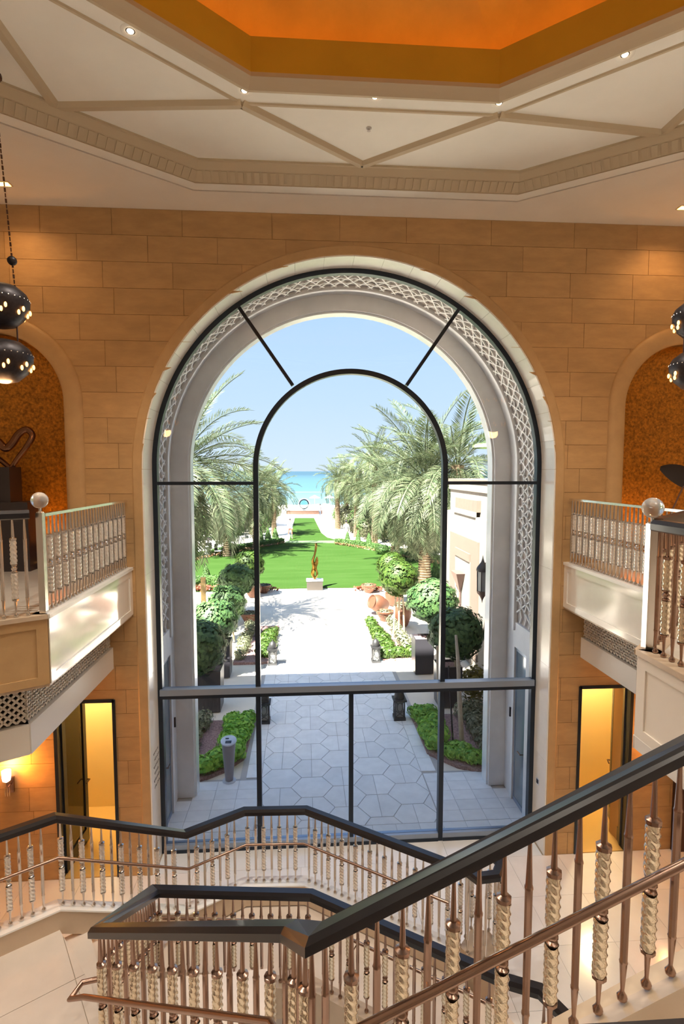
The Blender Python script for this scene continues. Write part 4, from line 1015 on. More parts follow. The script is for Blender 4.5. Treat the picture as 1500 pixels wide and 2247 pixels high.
t = n.nodes.new('ShaderNodeTexCoord'); s_ = n.nodes.new('ShaderNodeSeparateXYZ'); mr = n.nodes.new('ShaderNodeMapRange'); r = n.nodes.new('ShaderNodeValToRGB')
mr.inputs['From Min'].default_value = 84; mr.inputs['From Max'].default_value = 900
n.links.new(t.outputs['Object'], s_.inputs[0]); n.links.new(s_.outputs['Y'], mr.inputs['Value']); n.links.new(mr.outputs[0], r.inputs[0]); n.links.new(r.outputs[0], p.inputs['Base Color'])
r.color_ramp.elements[0].color = (0.085, 0.155, 0.17, 1); r.color_ramp.elements[1].color = (0.010, 0.042, 0.066, 1); e = r.color_ramp.elements.new(0.12); e.color = (0.035, 0.095, 0.122, 1)
no = n.nodes.new('ShaderNodeTexNoise'); no.inputs['Scale'].default_value = 0.6; b = n.nodes.new('ShaderNodeBump'); b.inputs['Strength'].default_value = 0.15
n.links.new(t.outputs['Object'], no.inputs['Vector']); n.links.new(no.outputs['Fac'], b.inputs['Height']); n.links.new(b.outputs[0], p.inputs['Normal']); M['sea'] = m
sheet('floor_sea', [(-3000,84),(3000,84),(3000,5000),(-3000,5000)], -1.2, -0.35, 'sea', 'calm turquoise sea reaching to the horizon', 'sea')

# ------------------------------------------------------------------ plants
def leaves(m, P, Nrm, size, jitter=0.7, asp=0.55, seed=0):
    """one quad leaf at every point P, facing about Nrm"""
    g = np.random.default_rng(seed); n = len(P)
    d = Nrm + g.normal(0, jitter, (n,3)); d /= np.linalg.norm(d, axis=1)[:,None]
    r = g.normal(0, 1, (n,3)); u = np.cross(d, r); u /= np.linalg.norm(u, axis=1)[:,None]; w = np.cross(d, u)
    s_ = (size*g.uniform(0.6, 1.3, n))[:,None]
    V = np.stack([P-u*s_*0.5, P+w*s_*asp*0.5-u*s_*0.05, P+u*s_*0.5, P-w*s_*asp*0.5-u*s_*0.05], 1).reshape(-1,3)
    b_ = len(m.v); m.v += [tuple(x) for x in V.tolist()]; m.f += [(b_+4*i, b_+4*i+1, b_+4*i+2, b_+4*i+3) for i in range(n)]
    return m
def ball_leaves(n, R, size, seed, shape=None, shell=0.78):
    g = np.random.default_rng(seed); d = g.normal(0, 1, (n,3)); d /= np.linalg.norm(d, axis=1)[:,None]
    lump = 1+0.07*np.sin(d[:,0]*9+seed)*np.cos(d[:,1]*8)+0.06*np.sin(d[:,2]*11+d[:,0]*5)
    r = R*(shell+(1-shell)*g.uniform(0,1,n)**0.6)*lump; P = d*r[:,None]
    if shape is not None: P = P*np.array(shape)
    return leaves(MB(), P, d, size, 0.9, 0.6, seed)
def cone_leaves(n, R, H, size, seed):
    g = np.random.default_rng(seed); z = 1-np.sqrt(g.uniform(0,1,n)); a = g.uniform(0,2*PI,n); rr = R*(1-z)**0.75*g.uniform(0.85,1.05,n)
    P = np.stack([rr*np.cos(a), rr*np.sin(a), z*H], 1); N_ = np.stack([np.cos(a), np.sin(a), 0.4+0*a], 1)
    return leaves(MB(), P, N_, size, 0.5, 0.6, seed)
def leafmesh(m, name, mt): me = m.mesh(name, fix=False); me.materials.append(M[mt]); return me
# ball trees
BM = [leafmesh(ball_leaves(4600, 0.70, 0.125, 5, (1,1,0.95), 0.66), 'crown', 'ball_leaf'), leafmesh(ball_leaves(4000, 0.70, 0.135, 6, (1,1,0.95), 0.66), 'crown', 'ball_leaf_light'), leafmesh(ball_leaves(4600, 0.72, 0.125, 8, (1.0,1,0.9), 0.66), 'crown', 'ball_leaf')]
core_b = MB().sphere((0,0,0), 0.45, 14, 10).mesh('crown_core', True); core_b.materials.append(M['cone_leaf'])
def ball_tree(x, y, z, R, zb, lb, which, stems=1):
    t = thing('ball_tree', lb, 'tree', (x, y, zb), 'clipped ball trees along the forecourt')
    o = link('crown', BM[which], t, (0,0,z-zb)); k = R/0.68; o.scale = (k,k,k); o.rotation_euler = (0,0,x*7)
    o = link('crown_core', core_b, t, (0,0,z-zb)); o.scale = (k,k,k)
    for i in range(stems):
        dx = (i-(stems-1)/2)*0.16; MB().tube([(dx*1.3,0.05*i,0),(dx,0.02*i,(z-zb)*0.5),(dx*0.4,0,z-zb)], [0.035,0.032,0.028], 8).build('stem', 'stem_wood', t, smooth=True)
def by(px, py, Y): return onY(px, py, Y)
tops = {}
for (px, py, Y, R, zb, lb, wh, ns) in (
    (432, 1418, 5.1, 0.72, 1.0, 'nearest dark clipped ball tree in black planter on the left', 0, 1),
    (470, 1362, 7.5, 0.68, 1.0, 'second dark ball tree from the porch on the left', 2, 1),
    (498, 1322, 10.5, 0.66, 0.02, 'third ball tree on the left, on several pale stems', 0, 3),
    (520, 1272, 14.2, 0.74, 0.02, 'fourth ball tree on the left, half lit by sun', 2, 2),
    (546, 1240, 17.6, 0.72, 0.5, 'farthest light green ball tree on the left', 1, 1),
    (1000, 1388, 4.95, 0.70, 1.0, 'nearest dark clipped ball tree in black planter on the right', 0, 1),
    (948, 1318, 7.3, 0.72, 1.0, 'second ball tree from the porch on the right, in black planter', 2, 1),
    (876, 1268, 10.6, 0.68, 0.02, 'bright green ball tree on three pale stems on the right', 1, 3),
    (858, 1242, 15.5, 0.66, 0.6, 'farthest ball tree on the right, above terracotta urn', 1, 1)):
    q = by(px, py, Y); ball_tree(q.x, q.y, q.z, R, zb, lb, wh, ns); tops[lb] = q
# black planters
def planter(x, y, w, h, lb):
    t = thing('black_planter', lb, 'planter', (x, y, 0), 'tall black cube planters')
    m = MB(); a = w/2; b2 = w/2*0.94
    o = [(-b2,-b2,0),(b2,-b2,0),(b2,b2,0),(-b2,b2,0),(-a,-a,h),(a,-a,h),(a,a,h),(-a,a,h),(-a*.88,-a*.88,h),(a*.88,-a*.88,h),(a*.88,a*.88,h),(-a*.88,a*.88,h),(-a*.88,-a*.88,h-.06),(a*.88,-a*.88,h-.06),(a*.88,a*.88,h-.06),(-a*.88,a*.88,h-.06)]
    m.add(o, [(3,2,1,0)]+[(i,(i+1)%4,4+(i+1)%4,4+i) for i in range(4)]+[(4+i,4+(i+1)%4,8+(i+1)%4,8+i) for i in range(4)]+[(8+i,8+(i+1)%4,12+(i+1)%4,12+i) for i in range(4)]).build('pot', 'planter_black', t)
    MB().box(-a*.87,a*.87,-a*.87,a*.87,h-.075,h-.055).build('soil', 'mulch', t)
planter(-3.12, 5.3, 0.62, 1.05, 'black planter left of the path nearest the porch'); planter(-3.16, 7.55, 0.55, 1.05, 'black planter left of the path, second from porch')
planter(2.95, 5.15, 0.60, 1.05, 'black planter right of the path nearest the porch'); planter(2.80, 7.45, 0.58, 1.05, 'black planter right of the path, second from porch')
# terracotta pots
def pot(x, y, prof, lb, plant=None, n=22, nm='terracotta_bowl', cat='pot'):
    t = thing(nm, lb, cat, (x, y, 0), 'terracotta pots')
    MB().lathe(prof, n).build('vessel', 'terracotta', t, smooth=True)
    if plant:
        o = link('plant', plant, t, (0,0,prof[-1][1]-0.02)); o.scale = (0.38,0.38,0.20)
    return t
bowl = [(0.16,0),(0.19,0.03),(0.30,0.22),(0.35,0.34),(0.37,0.35),(0.37,0.40),(0.33,0.40),(0.31,0.34)]
urn = [(0.18,0),(0.22,0.05),(0.34,0.35),(0.36,0.55),(0.30,0.72),(0.26,0.76),(0.30,0.80),(0.27,0.80),(0.24,0.74)]
low = leafmesh(ball_leaves(500, 1.0, 0.26, 21, (1,1,0.8), 0.3), 'plant', 'grey_leaf')
pot(-2.72, 18.4, bowl, 'terracotta bowl left of bronze sculpture at lawn edge', low); pot(-2.90, 13.1, bowl, 'terracotta bowl by left flower bed', low)
pot(2.45, 18.1, bowl, 'terracotta bowl right of bronze sculpture at lawn edge', low); pot(2.50, 13.0, bowl, 'terracotta bowl by right flower bed', low)
pot(3.25, 15.5, [(r_*1.1, z_*0.9) for r_, z_ in urn], 'tall terracotta urn under farthest right ball tree', None, nm='terracotta_urn', cat='urn')
pot(-3.15, 17.6, [(r_*1.1, z_*0.8) for r_, z_ in urn], 'tall terracotta urn under farthest left ball tree', None, nm='terracotta_urn', cat='urn')
pot(3.05, 12.2, [(r_, z_*1.1) for r_, z_ in urn], 'large terracotta urn behind right flower bed', low, nm='terracotta_urn', cat='urn')
t = pot(2.75, 14.2, urn, 'tipped terracotta urn lying beside right planters', None, nm='terracotta_urn', cat='urn'); t.rotation_euler = (0, math.radians(-70), 0.4); t.location.z = 0.3

# flower beds
def bed(name, poly, lb):
    o = thing(name, lb, 'flower bed', kind='structure')
    MB().prism(poly, -0.03, 0.05).build('mulch', 'mulch', o)
    return o
bed('floor_bed_1', [(-3.95,2.0),(-2.75,1.95),(-2.35,2.25),(-1.98,2.75),(-1.93,4.45),(-3.95,4.45)], 'mulched bed left of the terrace by the porch')
bed('floor_bed_2', [(1.85,2.65),(2.35,2.1),(2.70,1.9),(4.2,1.9),(4.2,4.4),(1.85,4.4)], 'mulched bed right of the terrace by the porch')
bed('floor_bed_3', [(-2.95,8.4),(-1.8,8.4),(-1.7,12.4),(-2.95,12.4)], 'sunlit mulched bed left of the path')
bed('floor_bed_4', [(1.75,8.4),(2.95,8.4),(2.9,12.6),(1.7,12.6)], 'sunlit mulched bed right of the path')
CV = [leafmesh(ball_leaves(420, 0.24, 0.10, 31+i, (1,1,0.75), 0.35), 'foliage', 'cover_leaf') for i in range(3)]
GV = [leafmesh(ball_leaves(420, 0.26, 0.075, 41+i, (1,1,0.9), 0.3), 'foliage', 'grey_leaf') for i in range(2)]
def cover(pts, lb, grp, meshes, name='groundcover_plant', cat='plant', sc=1.0, z=0.05):
    r_ = random.Random(len(lb))
    for x, y in pts:
        k = sc*r_.uniform(0.8, 1.15); o = link(name, r_.choice(meshes), None, (x, y, z+0.14*k)); o.scale = (k,k,k); o.rotation_euler = (0,0,r_.uniform(0,6)); tag(o, lb, cat, grp)
def line(a, b_, n, j=0.06):
    r_ = random.Random(int(a[0]*100+a[1]*10)); return [(a[0]+(b_[0]-a[0])*i/(n-1)+r_.uniform(-j,j), a[1]+(b_[1]-a[1])*i/(n-1)+r_.uniform(-j,j)) for i in range(n)]
cover(line((-2.12,2.85),(-2.12,4.30),8)+line((-2.35,3.0),(-2.40,4.30),7)+line((-2.50,2.45),(-2.22,2.7),3), 'bright green leafy plant edging the near left bed', 'groundcover edging near left bed', CV)
cover(line((-2.95,2.15),(-2.6,2.3),4)+line((-3.3,2.1),(-3.0,2.1),3), 'green leafy plant along front of the near left bed', 'groundcover front of near left bed', CV, sc=0.85)
cover(line((-3.2,2.5),(-3.15,4.3),8)+line((-3.4,2.6),(-3.4,4.3),7), 'grey green shrub beside the left porch pillar', 'grey shrubs near left bed', GV, 'low_shrub')
cover(line((2.02,2.8),(2.02,4.30),8)+line((2.22,3.1),(2.25,4.30),6), 'bright green leafy plant edging the near right bed', 'groundcover edging near right bed', CV)
cover(line((2.25,2.45),(2.75,2.12),5)+line((2.9,2.1),(3.3,2.1),4)+line((2.4,2.6),(2.75,2.3),3), 'green leafy plant along front of the near right bed', 'groundcover front of near right bed', CV, sc=0.85)
cover(line((3.1,2.4),(3.15,4.2),6)+line((3.4,2.4),(3.4,4.3),6), 'grey green shrub beside the right porch pillar', 'grey shrubs near right bed', GV, 'low_shrub')
YV = [leafmesh(ball_leaves(380, 0.25, 0.10, 51+i, (1,1,0.75), 0.35), 'foliage', 'ball_leaf_light') for i in range(2)]
cover(line((-1.9,8.9),(-1.85,11.2),9)+line((-2.1,9.0),(-2.05,11.0),8), 'sunlit yellow green plant edging the far left bed', 'groundcover of far left bed', YV)
cover(line((1.88,8.6),(1.82,12.4),14)+line((2.0,8.6),(2.75,8.6),6)+line((2.05,8.85),(2.0,11),6), 'sunlit yellow green plant edging the far right bed', 'groundcover of far right bed', YV)
cover(line((2.7,8.9),(2.65,12.2),9), 'pale grasslike shrub along back of the far right bed', 'shrubs of far right bed', GV, 'low_shrub')
cover(line((-2.8,8.7),(-2.75,12.2),7), 'pale shrub along back of the far left bed', 'shrubs of far left bed', GV, 'low_shrub')
OV = [leafmesh(ball_leaves(300, 0.28, 0.09, 61, (1,1,1.2), 0.3), 'foliage', 'yellow_leaf')]
cover([(3.55,4.9),(3.75,5.2),(3.6,5.5)], 'golden yellow leaved shrub behind the nearest right planter', 'golden shrubs', OV, 'golden_shrub', sc=1.4, z=0.3)
# small tree with pale twin trunk in the near right bed
t = thing('bed_tree', 'slender pale twin trunked tree with tie straps in near right bed', 'tree', (2.62,2.75,0.05))
MB().tube([(0.02,0,0),(-0.02,0.1,0.9),(0.05,0.5,1.7),(0.1,0.9,2.2)], [0.055,0.05,0.045,0.03], 8).build('trunk', 'stem_wood', t, smooth=True); MB().tube([(-0.25,0.7,0),(-0.30,0.8,0.9),(-0.28,1.1,1.9)], [0.05,0.045,0.03], 8).build('trunk', 'stem_wood', t, smooth=True)
MB().tube([(-0.10,0.3,0),(-0.14,0.6,1.6)], 0.02, 6).build('stake', 'dark_iron', t)
o = MB().sphere((0,0,0), 0.13, 14, 8, (1,1,0.8)).build('bed_stone', 'paving', None, True, loc=(2.35,3.35,0.13)); tag(o, 'pale round stone lying in the near right bed', 'stone')

# hedges, topiary cones and flowers round the lawn
def hedge(pts, w, h, lb, mt='cone_leaf', dens=420, flower=None):
    P = [Vector((x,y,0)) for x, y in pts]; g = np.random.default_rng(len(lb)); m = MB(); allp = []; alln = []
    core = MB().sweep(P, [(-w/2+.04,0.0),(-w/2+.04,h-.05),(w/2-.04,h-.05),(w/2-.04,0.0)])
    for a, b_ in zip(P, P[1:]):
        L = (b_-a).length; n = int(L*dens); t = (b_-a).normalized(); nn = Vector((t.y,-t.x,0)); s_ = g.uniform(0,L,n); q = g.uniform(0,1,n); f = g.integers(0,3,n)
        for i in range(n):
            if f[i] == 0: o_ = nn*(w*(q[i]-.5))+Vector((0,0,h)); N_ = (0,0,1)
            else: sg_ = 1 if f[i] == 1 else -1; o_ = nn*(sg_*w/2)+Vector((0,0,h*q[i])); N_ = tuple(nn*sg_)
            allp.append(a+t*s_[i]+o_); alln.append(N_)
    leaves(m, np.array(allp), np.array(alln), 0.12, 0.6, 0.6, 3)
    hd = thing('box_hedge', lb, 'hedge', tuple(P[0])); m.v = [tuple(Vector(v)-P[0]) for v in m.v]; core.v = [tuple(Vector(v)-P[0]) for v in core.v]
    me = leafmesh(m, 'leaf_shell', mt); link('leaf_shell', me, hd); core.build('hedge_core', mt, hd)
    return hd
hedge([(-10.5,25.5),(-8.5,28.6),(-5.5,33.0),(-2.5,36.9)], 0.5, 0.45, 'low clipped hedge curving along the left of the lawn')
hedge([(1.95,36.2),(4.3,33.3),(7.2,27.8),(9.3,24.5)], 0.5, 0.45, 'low clipped hedge curving along the right of the lawn')
hedge([(-8.2,20.2),(-5.2,20.2)], 0.6, 0.5, 'short clipped hedge behind red flowers on the left')
def flowers(pts, w, n, mt, lb):
    g = np.random.default_rng(len(lb)); P = []
    for a, b_ in zip(pts, pts[1:]):
        for k in range(n): t = g.uniform(); P.append((a[0]+(b_[0]-a[0])*t+g.normal(0,w), a[1]+(b_[1]-a[1])*t+g.normal(0,w), g.uniform(0.06,0.22)))
    me = leafmesh(leaves(MB(), np.array(P), np.tile((0,-0.3,1.0),(len(P),1)), 0.11, 0.5, 0.9, 4), 'flower_bed', mt)
    o = link('flower_bed', me); tag(o, lb, 'flowers', kind='stuff')
flowers([(-10.0,25.6),(-8.1,28.3),(-5.2,32.6),(-2.3,36.4)], 0.09, 220, 'flower_orange', 'orange flowers in front of the left hedge')
flowers([(1.75,35.8),(4.0,32.9),(6.9,27.4),(9.0,24.2)], 0.09, 220, 'flower_orange', 'orange flowers in front of the right hedge')
flowers([(-8.2,19.2),(-5.4,19.2)], 0.22, 1200, 'flower_red', 'red flowers in the bed by the wooden post')
flowers([(-3.6,18.7),(-2.2,18.75)], 0.14, 300, 'flower_red', 'red flowers by the left terracotta bowl'); flowers([(1.9,18.55),(3.2,18.35)], 0.14, 300, 'flower_red', 'red flowers by the right terracotta bowl')
CM = leafmesh(cone_leaves(2600, 0.5, 1.25, 0.12, 3), 'foliage', 'cone_leaf')
cc = MB().lathe([(0.40,0),(0.34,0.3),(0.2,0.8),(0.02,1.12)], 12).mesh('core', True); cc.materials.append(M['cone_leaf'])
def cone(px, py, w, h, lb, grp):
    p = onZ(px, py, 0); d = p.y-CAM.y; t = thing('topiary_cone', lb, 'topiary', tuple(p), grp); sw2 = w*d/1200; sh = h*d/1200
    o = link('foliage', CM, t); o.scale = (sw2, sw2, sh/1.25); o = link('core', cc, t); o.scale = (sw2, sw2, sh/1.25)
for (px, py, w, h, lb) in ((571,1197,20,42,'cone topiary by left walk, nearest of the three'),(588,1195,20,38,'cone topiary by left walk, middle of the three'),(604,1191,20,34,'cone topiary by left walk, farthest of the three'),
    (427,1224,22,50,'tall cone topiary at left end of the lawn hedge'),(452,1280,26,44,'cone topiary behind the wooden post'),
    (762,1191,15,26,'cone topiary by right walk, farthest of the three'),(785,1194,16,28,'cone topiary by right walk, middle of the three'),(809,1200,18,32,'cone topiary by right walk, nearest of the three'),
    (922,1229,22,42,'cone topiary at right end of the lawn hedge'),(955,1275,26,50,'cone topiary behind the right ball trees')):
    cone(px, py, w, h, lb, 'cone topiaries round the lawn')
BL = leafmesh(ball_leaves(1500, 0.6, 0.11, 77, (1.2,1,0.8), 0.6), 'bush', 'ball_leaf_light'); BD = leafmesh(ball_leaves(1500, 0.6, 0.11, 78, (1.2,1,0.8), 0.6), 'bush', 'cone_leaf')
for (px, py, s_, me, lb) in ((505,1203,0.9,BL,'rounded bright green bush at left of the lawn'),(838,1205,0.8,BD,'rounded clipped bush above the right hedge'),(935,1205,1.0,BL,'leafy yellow green bush by palm trunks on the right'),(425,1275,0.6,BD,'spiky small bush left of the wooden post')):
    p = onZ(px, py+12, 0); o = link('round_bush', me, None, (p.x, p.y, 0.45*s_)); o.scale = (s_,s_,s_); tag(o, lb, 'bush')

# ------------------------------------------------------------------ palms
def frond(length, bend, n, lw, ll, seed, mt):
    g = random.Random(seed); m = MB(); pts = []; a = 0.0; p = Vector((0,0,0)); step = length/n; ang = 0.0
    for i in range(n+1):
        pts.append((p.copy(), ang)); ang -= bend/n*(0.4+1.2*i/n); p = p+Vector((math.cos(ang),0,math.sin(ang)))*step
    for i, (p, an) in enumerate(pts):
        t = i/n
        if t < 0.10: continue
        L = ll*(0.35+0.65*math.sin(PI*min(1, t*0.85+0.12)))*g.uniform(0.85,1.1)
        d = Vector((math.cos(an),0,math.sin(an))); up = Vector((-math.sin(an),0,math.cos(an)))
        for sg in (-1, 1):
            dr = (d*0.62+Vector((0,sg,0))*0.72+up*g.uniform(0.05,0.40)).normalized(); mid = p+dr*L*0.55; tip = p+dr*L+Vector((0,0,-L*0.16*g.uniform(0.4,1.4)))
            w = d*lw*0.5
            m.add([p-w*0.5, mid-w, tip, mid+w], [(0,1,2,3)])
    vs = []; 
    for (p, an), (q, an2) in zip(pts, pts[1:]):
        r0 = 0.02*(1-0.8*0); m.add([p+Vector((0,-r0,0)), p+Vector((0,r0,0)), q+Vector((0,r0,0)), q+Vector((0,-r0,0)), p+Vector((0,0,-r0)), q+Vector((0,0,-r0))], [(0,1,2,3),(0,3,5,4),(1,4,5,2)])
    return leafmesh(m, 'frond', mt)
FN = [frond(2.9, b_, 62, 0.040, 0.52, i, 'palm_leaf') for i, b_ in enumerate((0.7, 1.1, 1.5, 1.9))]
FF = [frond(2.9, b_, 34, 0.075, 0.52, 10+i, 'palm_leaf_far') for i, b_ in enumerate((0.7, 1.1, 1.5, 1.9))]
FD = frond(2.4, 1.2, 30, 0.06, 0.45, 30, 'palm_dry')
def palm(x, y, hc, R, lb, near, nf, tr_, seed, lean=0.0, dates=0, lowest=-0.9):
    r_ = random.Random(seed); t = thing('date_palm', lb, 'palm tree', (x, y, 0), 'date palms in the garden')
    prof = []; z = 0; k = 0
    while z < hc-0.2:
        rr = tr_*(1.15-0.25*min(1, z/1.2)); prof += [(rr*0.90, z), (rr*1.10, z+0.10)]; z += 0.13; k += 1
    prof.append((tr_*1.2, hc)); MB().lathe(prof, 12).build('trunk', 'palm_trunk', t, smooth=False)
    sc = R/2.6
    for i in range(nf):
        f = i/(nf-1); el_ = 1.35-(1.35-lowest)*f**0.85+r_.uniform(-0.12,0.12); az = i*2.39996+r_.uniform(-0.2,0.2)
        me = r_.choice((FN if near else FF)[1:]) if f > 0.25 else (FN if near else FF)[r_.choice((0,1))]
        o = link('frond', me, t, (math.cos(az)*0.08, math.sin(az)*0.08, hc-0.12*f)); s_ = sc*r_.uniform(0.85,1.08); o.scale = (s_,s_,s_)
        o.rotation_euler = (r_.uniform(-0.3,0.3), -el_, az)
    for i in range(dates):
        az = r_.uniform(0, 2*PI); g = np.random.default_rng(seed+i); n = 260; q = g.uniform(0,1,n)
        P = np.stack([0.9*math.cos(az)*q**0.5+g.normal(0,0.10+0.10*q,n), 0.9*math.sin(az)*q**0.5+g.normal(0,0.10+0.10*q,n), -1.5*q**1.5+g.normal(0,0.05,n)], 1)
        link('date_cluster', leafmesh(leaves(MB(), P, np.tile((0,0,-1.0),(n,1)), 0.16, 0.8, 0.25, i), 'date_cluster', 'date_gold'), t, (0,0,hc-0.3))
    return t
def crown(px, py, Y): return onY(px, py, Y)
PALMS = [ # crown pixel, depth, spread, near, fronds, trunk
    (392, 1020, 11.5, 3.5, 1, 74, 0.24, 'big near palm at left filling window edge with silver fronds', 3),
    (495, 1080, 30.0, 3.4, 1, 56, 0.26, 'left palm with golden date clusters behind the nearest one', 3),
    (560, 1075, 33.0, 2.7, 0, 46, 0.25, 'left palm half hidden by the window bar', 1),
    (600, 1072, 42.0, 2.5, 0, 46, 0.25, 'left palm standing next to the sea gap', 0),
    (583, 1062, 50.0, 2.6, 0, 40, 0.25, 'farther left palm behind the one by the sea gap', 0),
    (933, 1050, 18.5, 4.0, 1, 70, 0.33, 'large right palm with thick textured trunk and drooping fronds', 0),
    (1003, 1020, 17.0, 3.7, 1, 52, 0.30, 'right palm with upright fronds beside the pale building', 0),
    (868, 1072, 26.0, 3.4, 1, 60, 0.30, 'right palm with hanging silver fronds in middle of the grove', 0),
    (905, 1062, 30.0, 3.3, 1, 50, 0.30, 'right palm behind the thick trunked one', 0),
    (822, 1010, 36.0, 2.9, 0, 44, 0.26, 'tallest far right palm with dark top fronds', 0),
    (783, 1050, 41.0, 2.7, 0, 46, 0.30, 'right palm with bare straight trunk by the right walk', 0),
    (740, 1054, 48.0, 2.5, 0, 46, 0.28, 'right palm nearest the sea gap with yellowish fronds', 0),
    (760, 1045, 52.0, 2.7, 0, 40, 0.28, 'far right palm behind the two by the walk', 0),
    (826, 1090, 45.0, 2.8, 0, 40, 0.28, 'low far right palm behind the grove', 0)]
for i, (px, py, Y, R, near, nf, tw, lb, dts) in enumerate(PALMS):
    q = crown(px, py, Y); palm(q.x, q.y, q.z, R, lb, near, nf, tw, 100+i, dates=dts, lowest=-1.25 if near else -0.9)
# thicket under the palms
SH = [leafmesh(ball_leaves(900, 0.8, 0.16, 81+i, (1,1,1.1), 0.3), 'shrub', ('shrub_leaf','cone_leaf','shrub_leaf')[i]) for i in range(3)]
def thicket(a, b_, n, s_, lb, grp, z=0.5, j=0.5):
    r_ = random.Random(n)
    for i in range(n):
        t = i/(n-1); k = s_*r_.uniform(0.75,1.2); o = link('garden_shrub', SH[i % 3], None, (a[0]+(b_[0]-a[0])*t+r_.uniform(-j,j), a[1]+(b_[1]-a[1])*t+r_.uniform(-j,j), 0.75*k)); o.scale = (k,k,k*r_.uniform(0.9,1.3)); o.rotation_euler = (0,0,r_.uniform(0,6)); tag(o, lb, 'shrub', grp)
thicket((-5.2,40),(-4.6,60),14,1.15,'dry looking shrub under the palms along the left walk','shrubs along the left walk')
thicket((-7.5,38),(-6.5,62),10,1.5,'taller dark shrub behind the left palms','shrubs behind the left palms')
thicket((4.6,39),(3.4,60),14,1.25,'dry looking shrub under the palms along the right walk','shrubs along the right walk')
thicket((6.5,36),(6.0,60),12,1.6,'taller dark shrub behind the right palms','shrubs behind the right palms')
thicket((9.5,31),(6.2,37),9,1.0,'shrub under the right grove above the hedge','shrubs of the right grove')
thicket((12,26),(10,34),8,1.6,'dark shrub deep in the right grove','deep shrubs of the right grove')
thicket((-16,36),(-8,42),10,1.8,'dark shrub beyond the white tables','shrubs beyond the tables')
gp = MB().box(5.6,16,28.5,40,-0.03,0.012).build('floor_grove', 'pale_path'); tag(gp, 'pale gravel ground under the right palm grove', 'ground', kind='structure')

# ------------------------------------------------------------------ garden furniture and figures
t = thing('bronze_sculpture', 'twisting golden bronze flame sculpture on grey plinth', 'sculpture', (-0.20,19.05,0))
MB().box(-0.40,0.40,-0.30,0.30,0,0.46).build('plinth', 'plinth', t); MB().box(-0.42,0.42,-0.32,0.32,0.46,0.50).build('plinth_cap', 'signal_top', t)
def ribbon(pts, wid, th, seed=0):
    pts = spline(pts, 8); n = len(pts); vs = []; fs = []
    for i, p in enumerate(pts):
        tt = i/(n-1); w = wid*math.sin(PI*(0.06+0.94*tt))**0.8+0.012; a = tt*2.2+seed; u = Vector((math.cos(a)*w, math.sin(a)*w, 0)); v_ = Vector((-math.sin(a)*th, math.cos(a)*th, 0))
        for c in (u, u*0.5+v_, -u*0.5+v_, -u, -u*0.5-v_, u*0.5-v_): vs.append(p+c)
    for i in range(n-1):
        for k in range(6): fs.append((i*6+k, i*6+(k+1)%6, (i+1)*6+(k+1)%6, (i+1)*6+k))
    return MB().add(vs, fs+[tuple(range(6)), tuple(range(n*6-1, n*6-7, -1))])
ribbon([(0.02,0,0.5),(-0.10,0,0.80),(-0.03,0,1.15),(-0.09,0,1.45),(0.01,0,1.80),(0.07,0,2.15),(0.08,0,2.36)], 0.12, 0.05).build('flame_blade', 'statue_bronze', t, smooth=True)
ribbon([(-0.02,0,0.5),(0.12,0,0.78),(0.03,0,1.12),(0.10,0,1.40),(0.12,0,1.66)], 0.11, 0.05, 1.2).build('flame_blade', 'statue_bronze', t, smooth=True)
def garden_lantern(x, y, lb):
    t = thing('floor_lantern', lb, 'lantern', (x, y, 0), 'domed iron lanterns along the path')
    MB().box(-0.14,0.14,-0.14,0.14,0,0.07).build('base', 'lantern_iron', t); MB().box(-0.085,0.085,-0.085,0.085,0.07,0.46).build('glass_body', 'lantern_glass', t)
    for sx_ in (-1,1):
        for sy_ in (-1,1): MB().box(sx_*0.11-0.014,sx_*0.11+0.014,sy_*0.11-0.014,sy_*0.11+0.014,0.07,0.47).build('post', 'lantern_iron', t)
    for ang in range(4):
        c_, s_ = math.cos(ang*PI/2), math.sin(ang*PI/2); m = MB()
        def T(u, z): return Vector((c_*u-s_*(-0.11), s_*u+c_*(-0.11), z))
        el2 = [T(0.065*math.cos(2*PI*k/18), 0.32+0.11*math.sin(2*PI*k/18)) for k in range(18)]; m.tube(el2, 0.007, 5, closed=True)
        for a_, b_ in (((-0.1,0.09),(0.1,0.24)),((0.1,0.09),(-0.1,0.24)),((-0.1,0.46),(-0.05,0.40)),((0.1,0.46),(0.05,0.40))): m.tube([T(*a_), T(*b_)], 0.007, 5)
        m.build('grille', 'lantern_iron', t)
    MB().box(-0.16,0.16,-0.16,0.16,0.47,0.51).build('eave', 'lantern_iron', t)
    MB().lathe([(0.12,0.51),(0.125,0.55),(0.115,0.62),(0.08,0.69),(0.03,0.73),(0.012,0.74),(0.016,0.77),(0.001,0.79)], 16).build('dome', 'lantern_iron', t, smooth=True)
garden_lantern(-1.70,4.40,'domed iron lantern on the terrace left side, nearest'); garden_lantern(1.55,4.35,'domed iron lantern on the terrace right side, nearest')
garden_lantern(-1.72,8.32,'domed iron lantern beside the sunlit left bed'); garden_lantern(1.50,8.32,'domed iron lantern beside the sunlit right bed')
t = thing('control_pedestal', 'grey cone shaped pedestal with slanted control panel by porch', 'pedestal', (-2.20,1.93,0))
MB().lathe([(0.13,0),(0.13,0.015),(0.075,0.02)], 20).build('foot', 'signal_top', t, smooth=True); MB().lathe([(0.075,0.02),(0.135,0.78)], 24).build('body', 'signal_grey', t, smooth=True)
hd = MB().lathe([(0.135,0.0),(0.152,0.015),(0.152,0.035),(0.145,0.04)], 24).build('head', 'signal_top', t, smooth=True, loc=(0,0,0.78)); hd.rotation_euler = (math.radians(12),0,0)
o = MB().box(-0.055,0.06,-0.09,-0.02,0.041,0.046).build('display', 'screen_black', hd); o = MB().box(-0.065,0.0,0.03,0.06,0.041,0.045).build('reader', 'screen_black', hd)
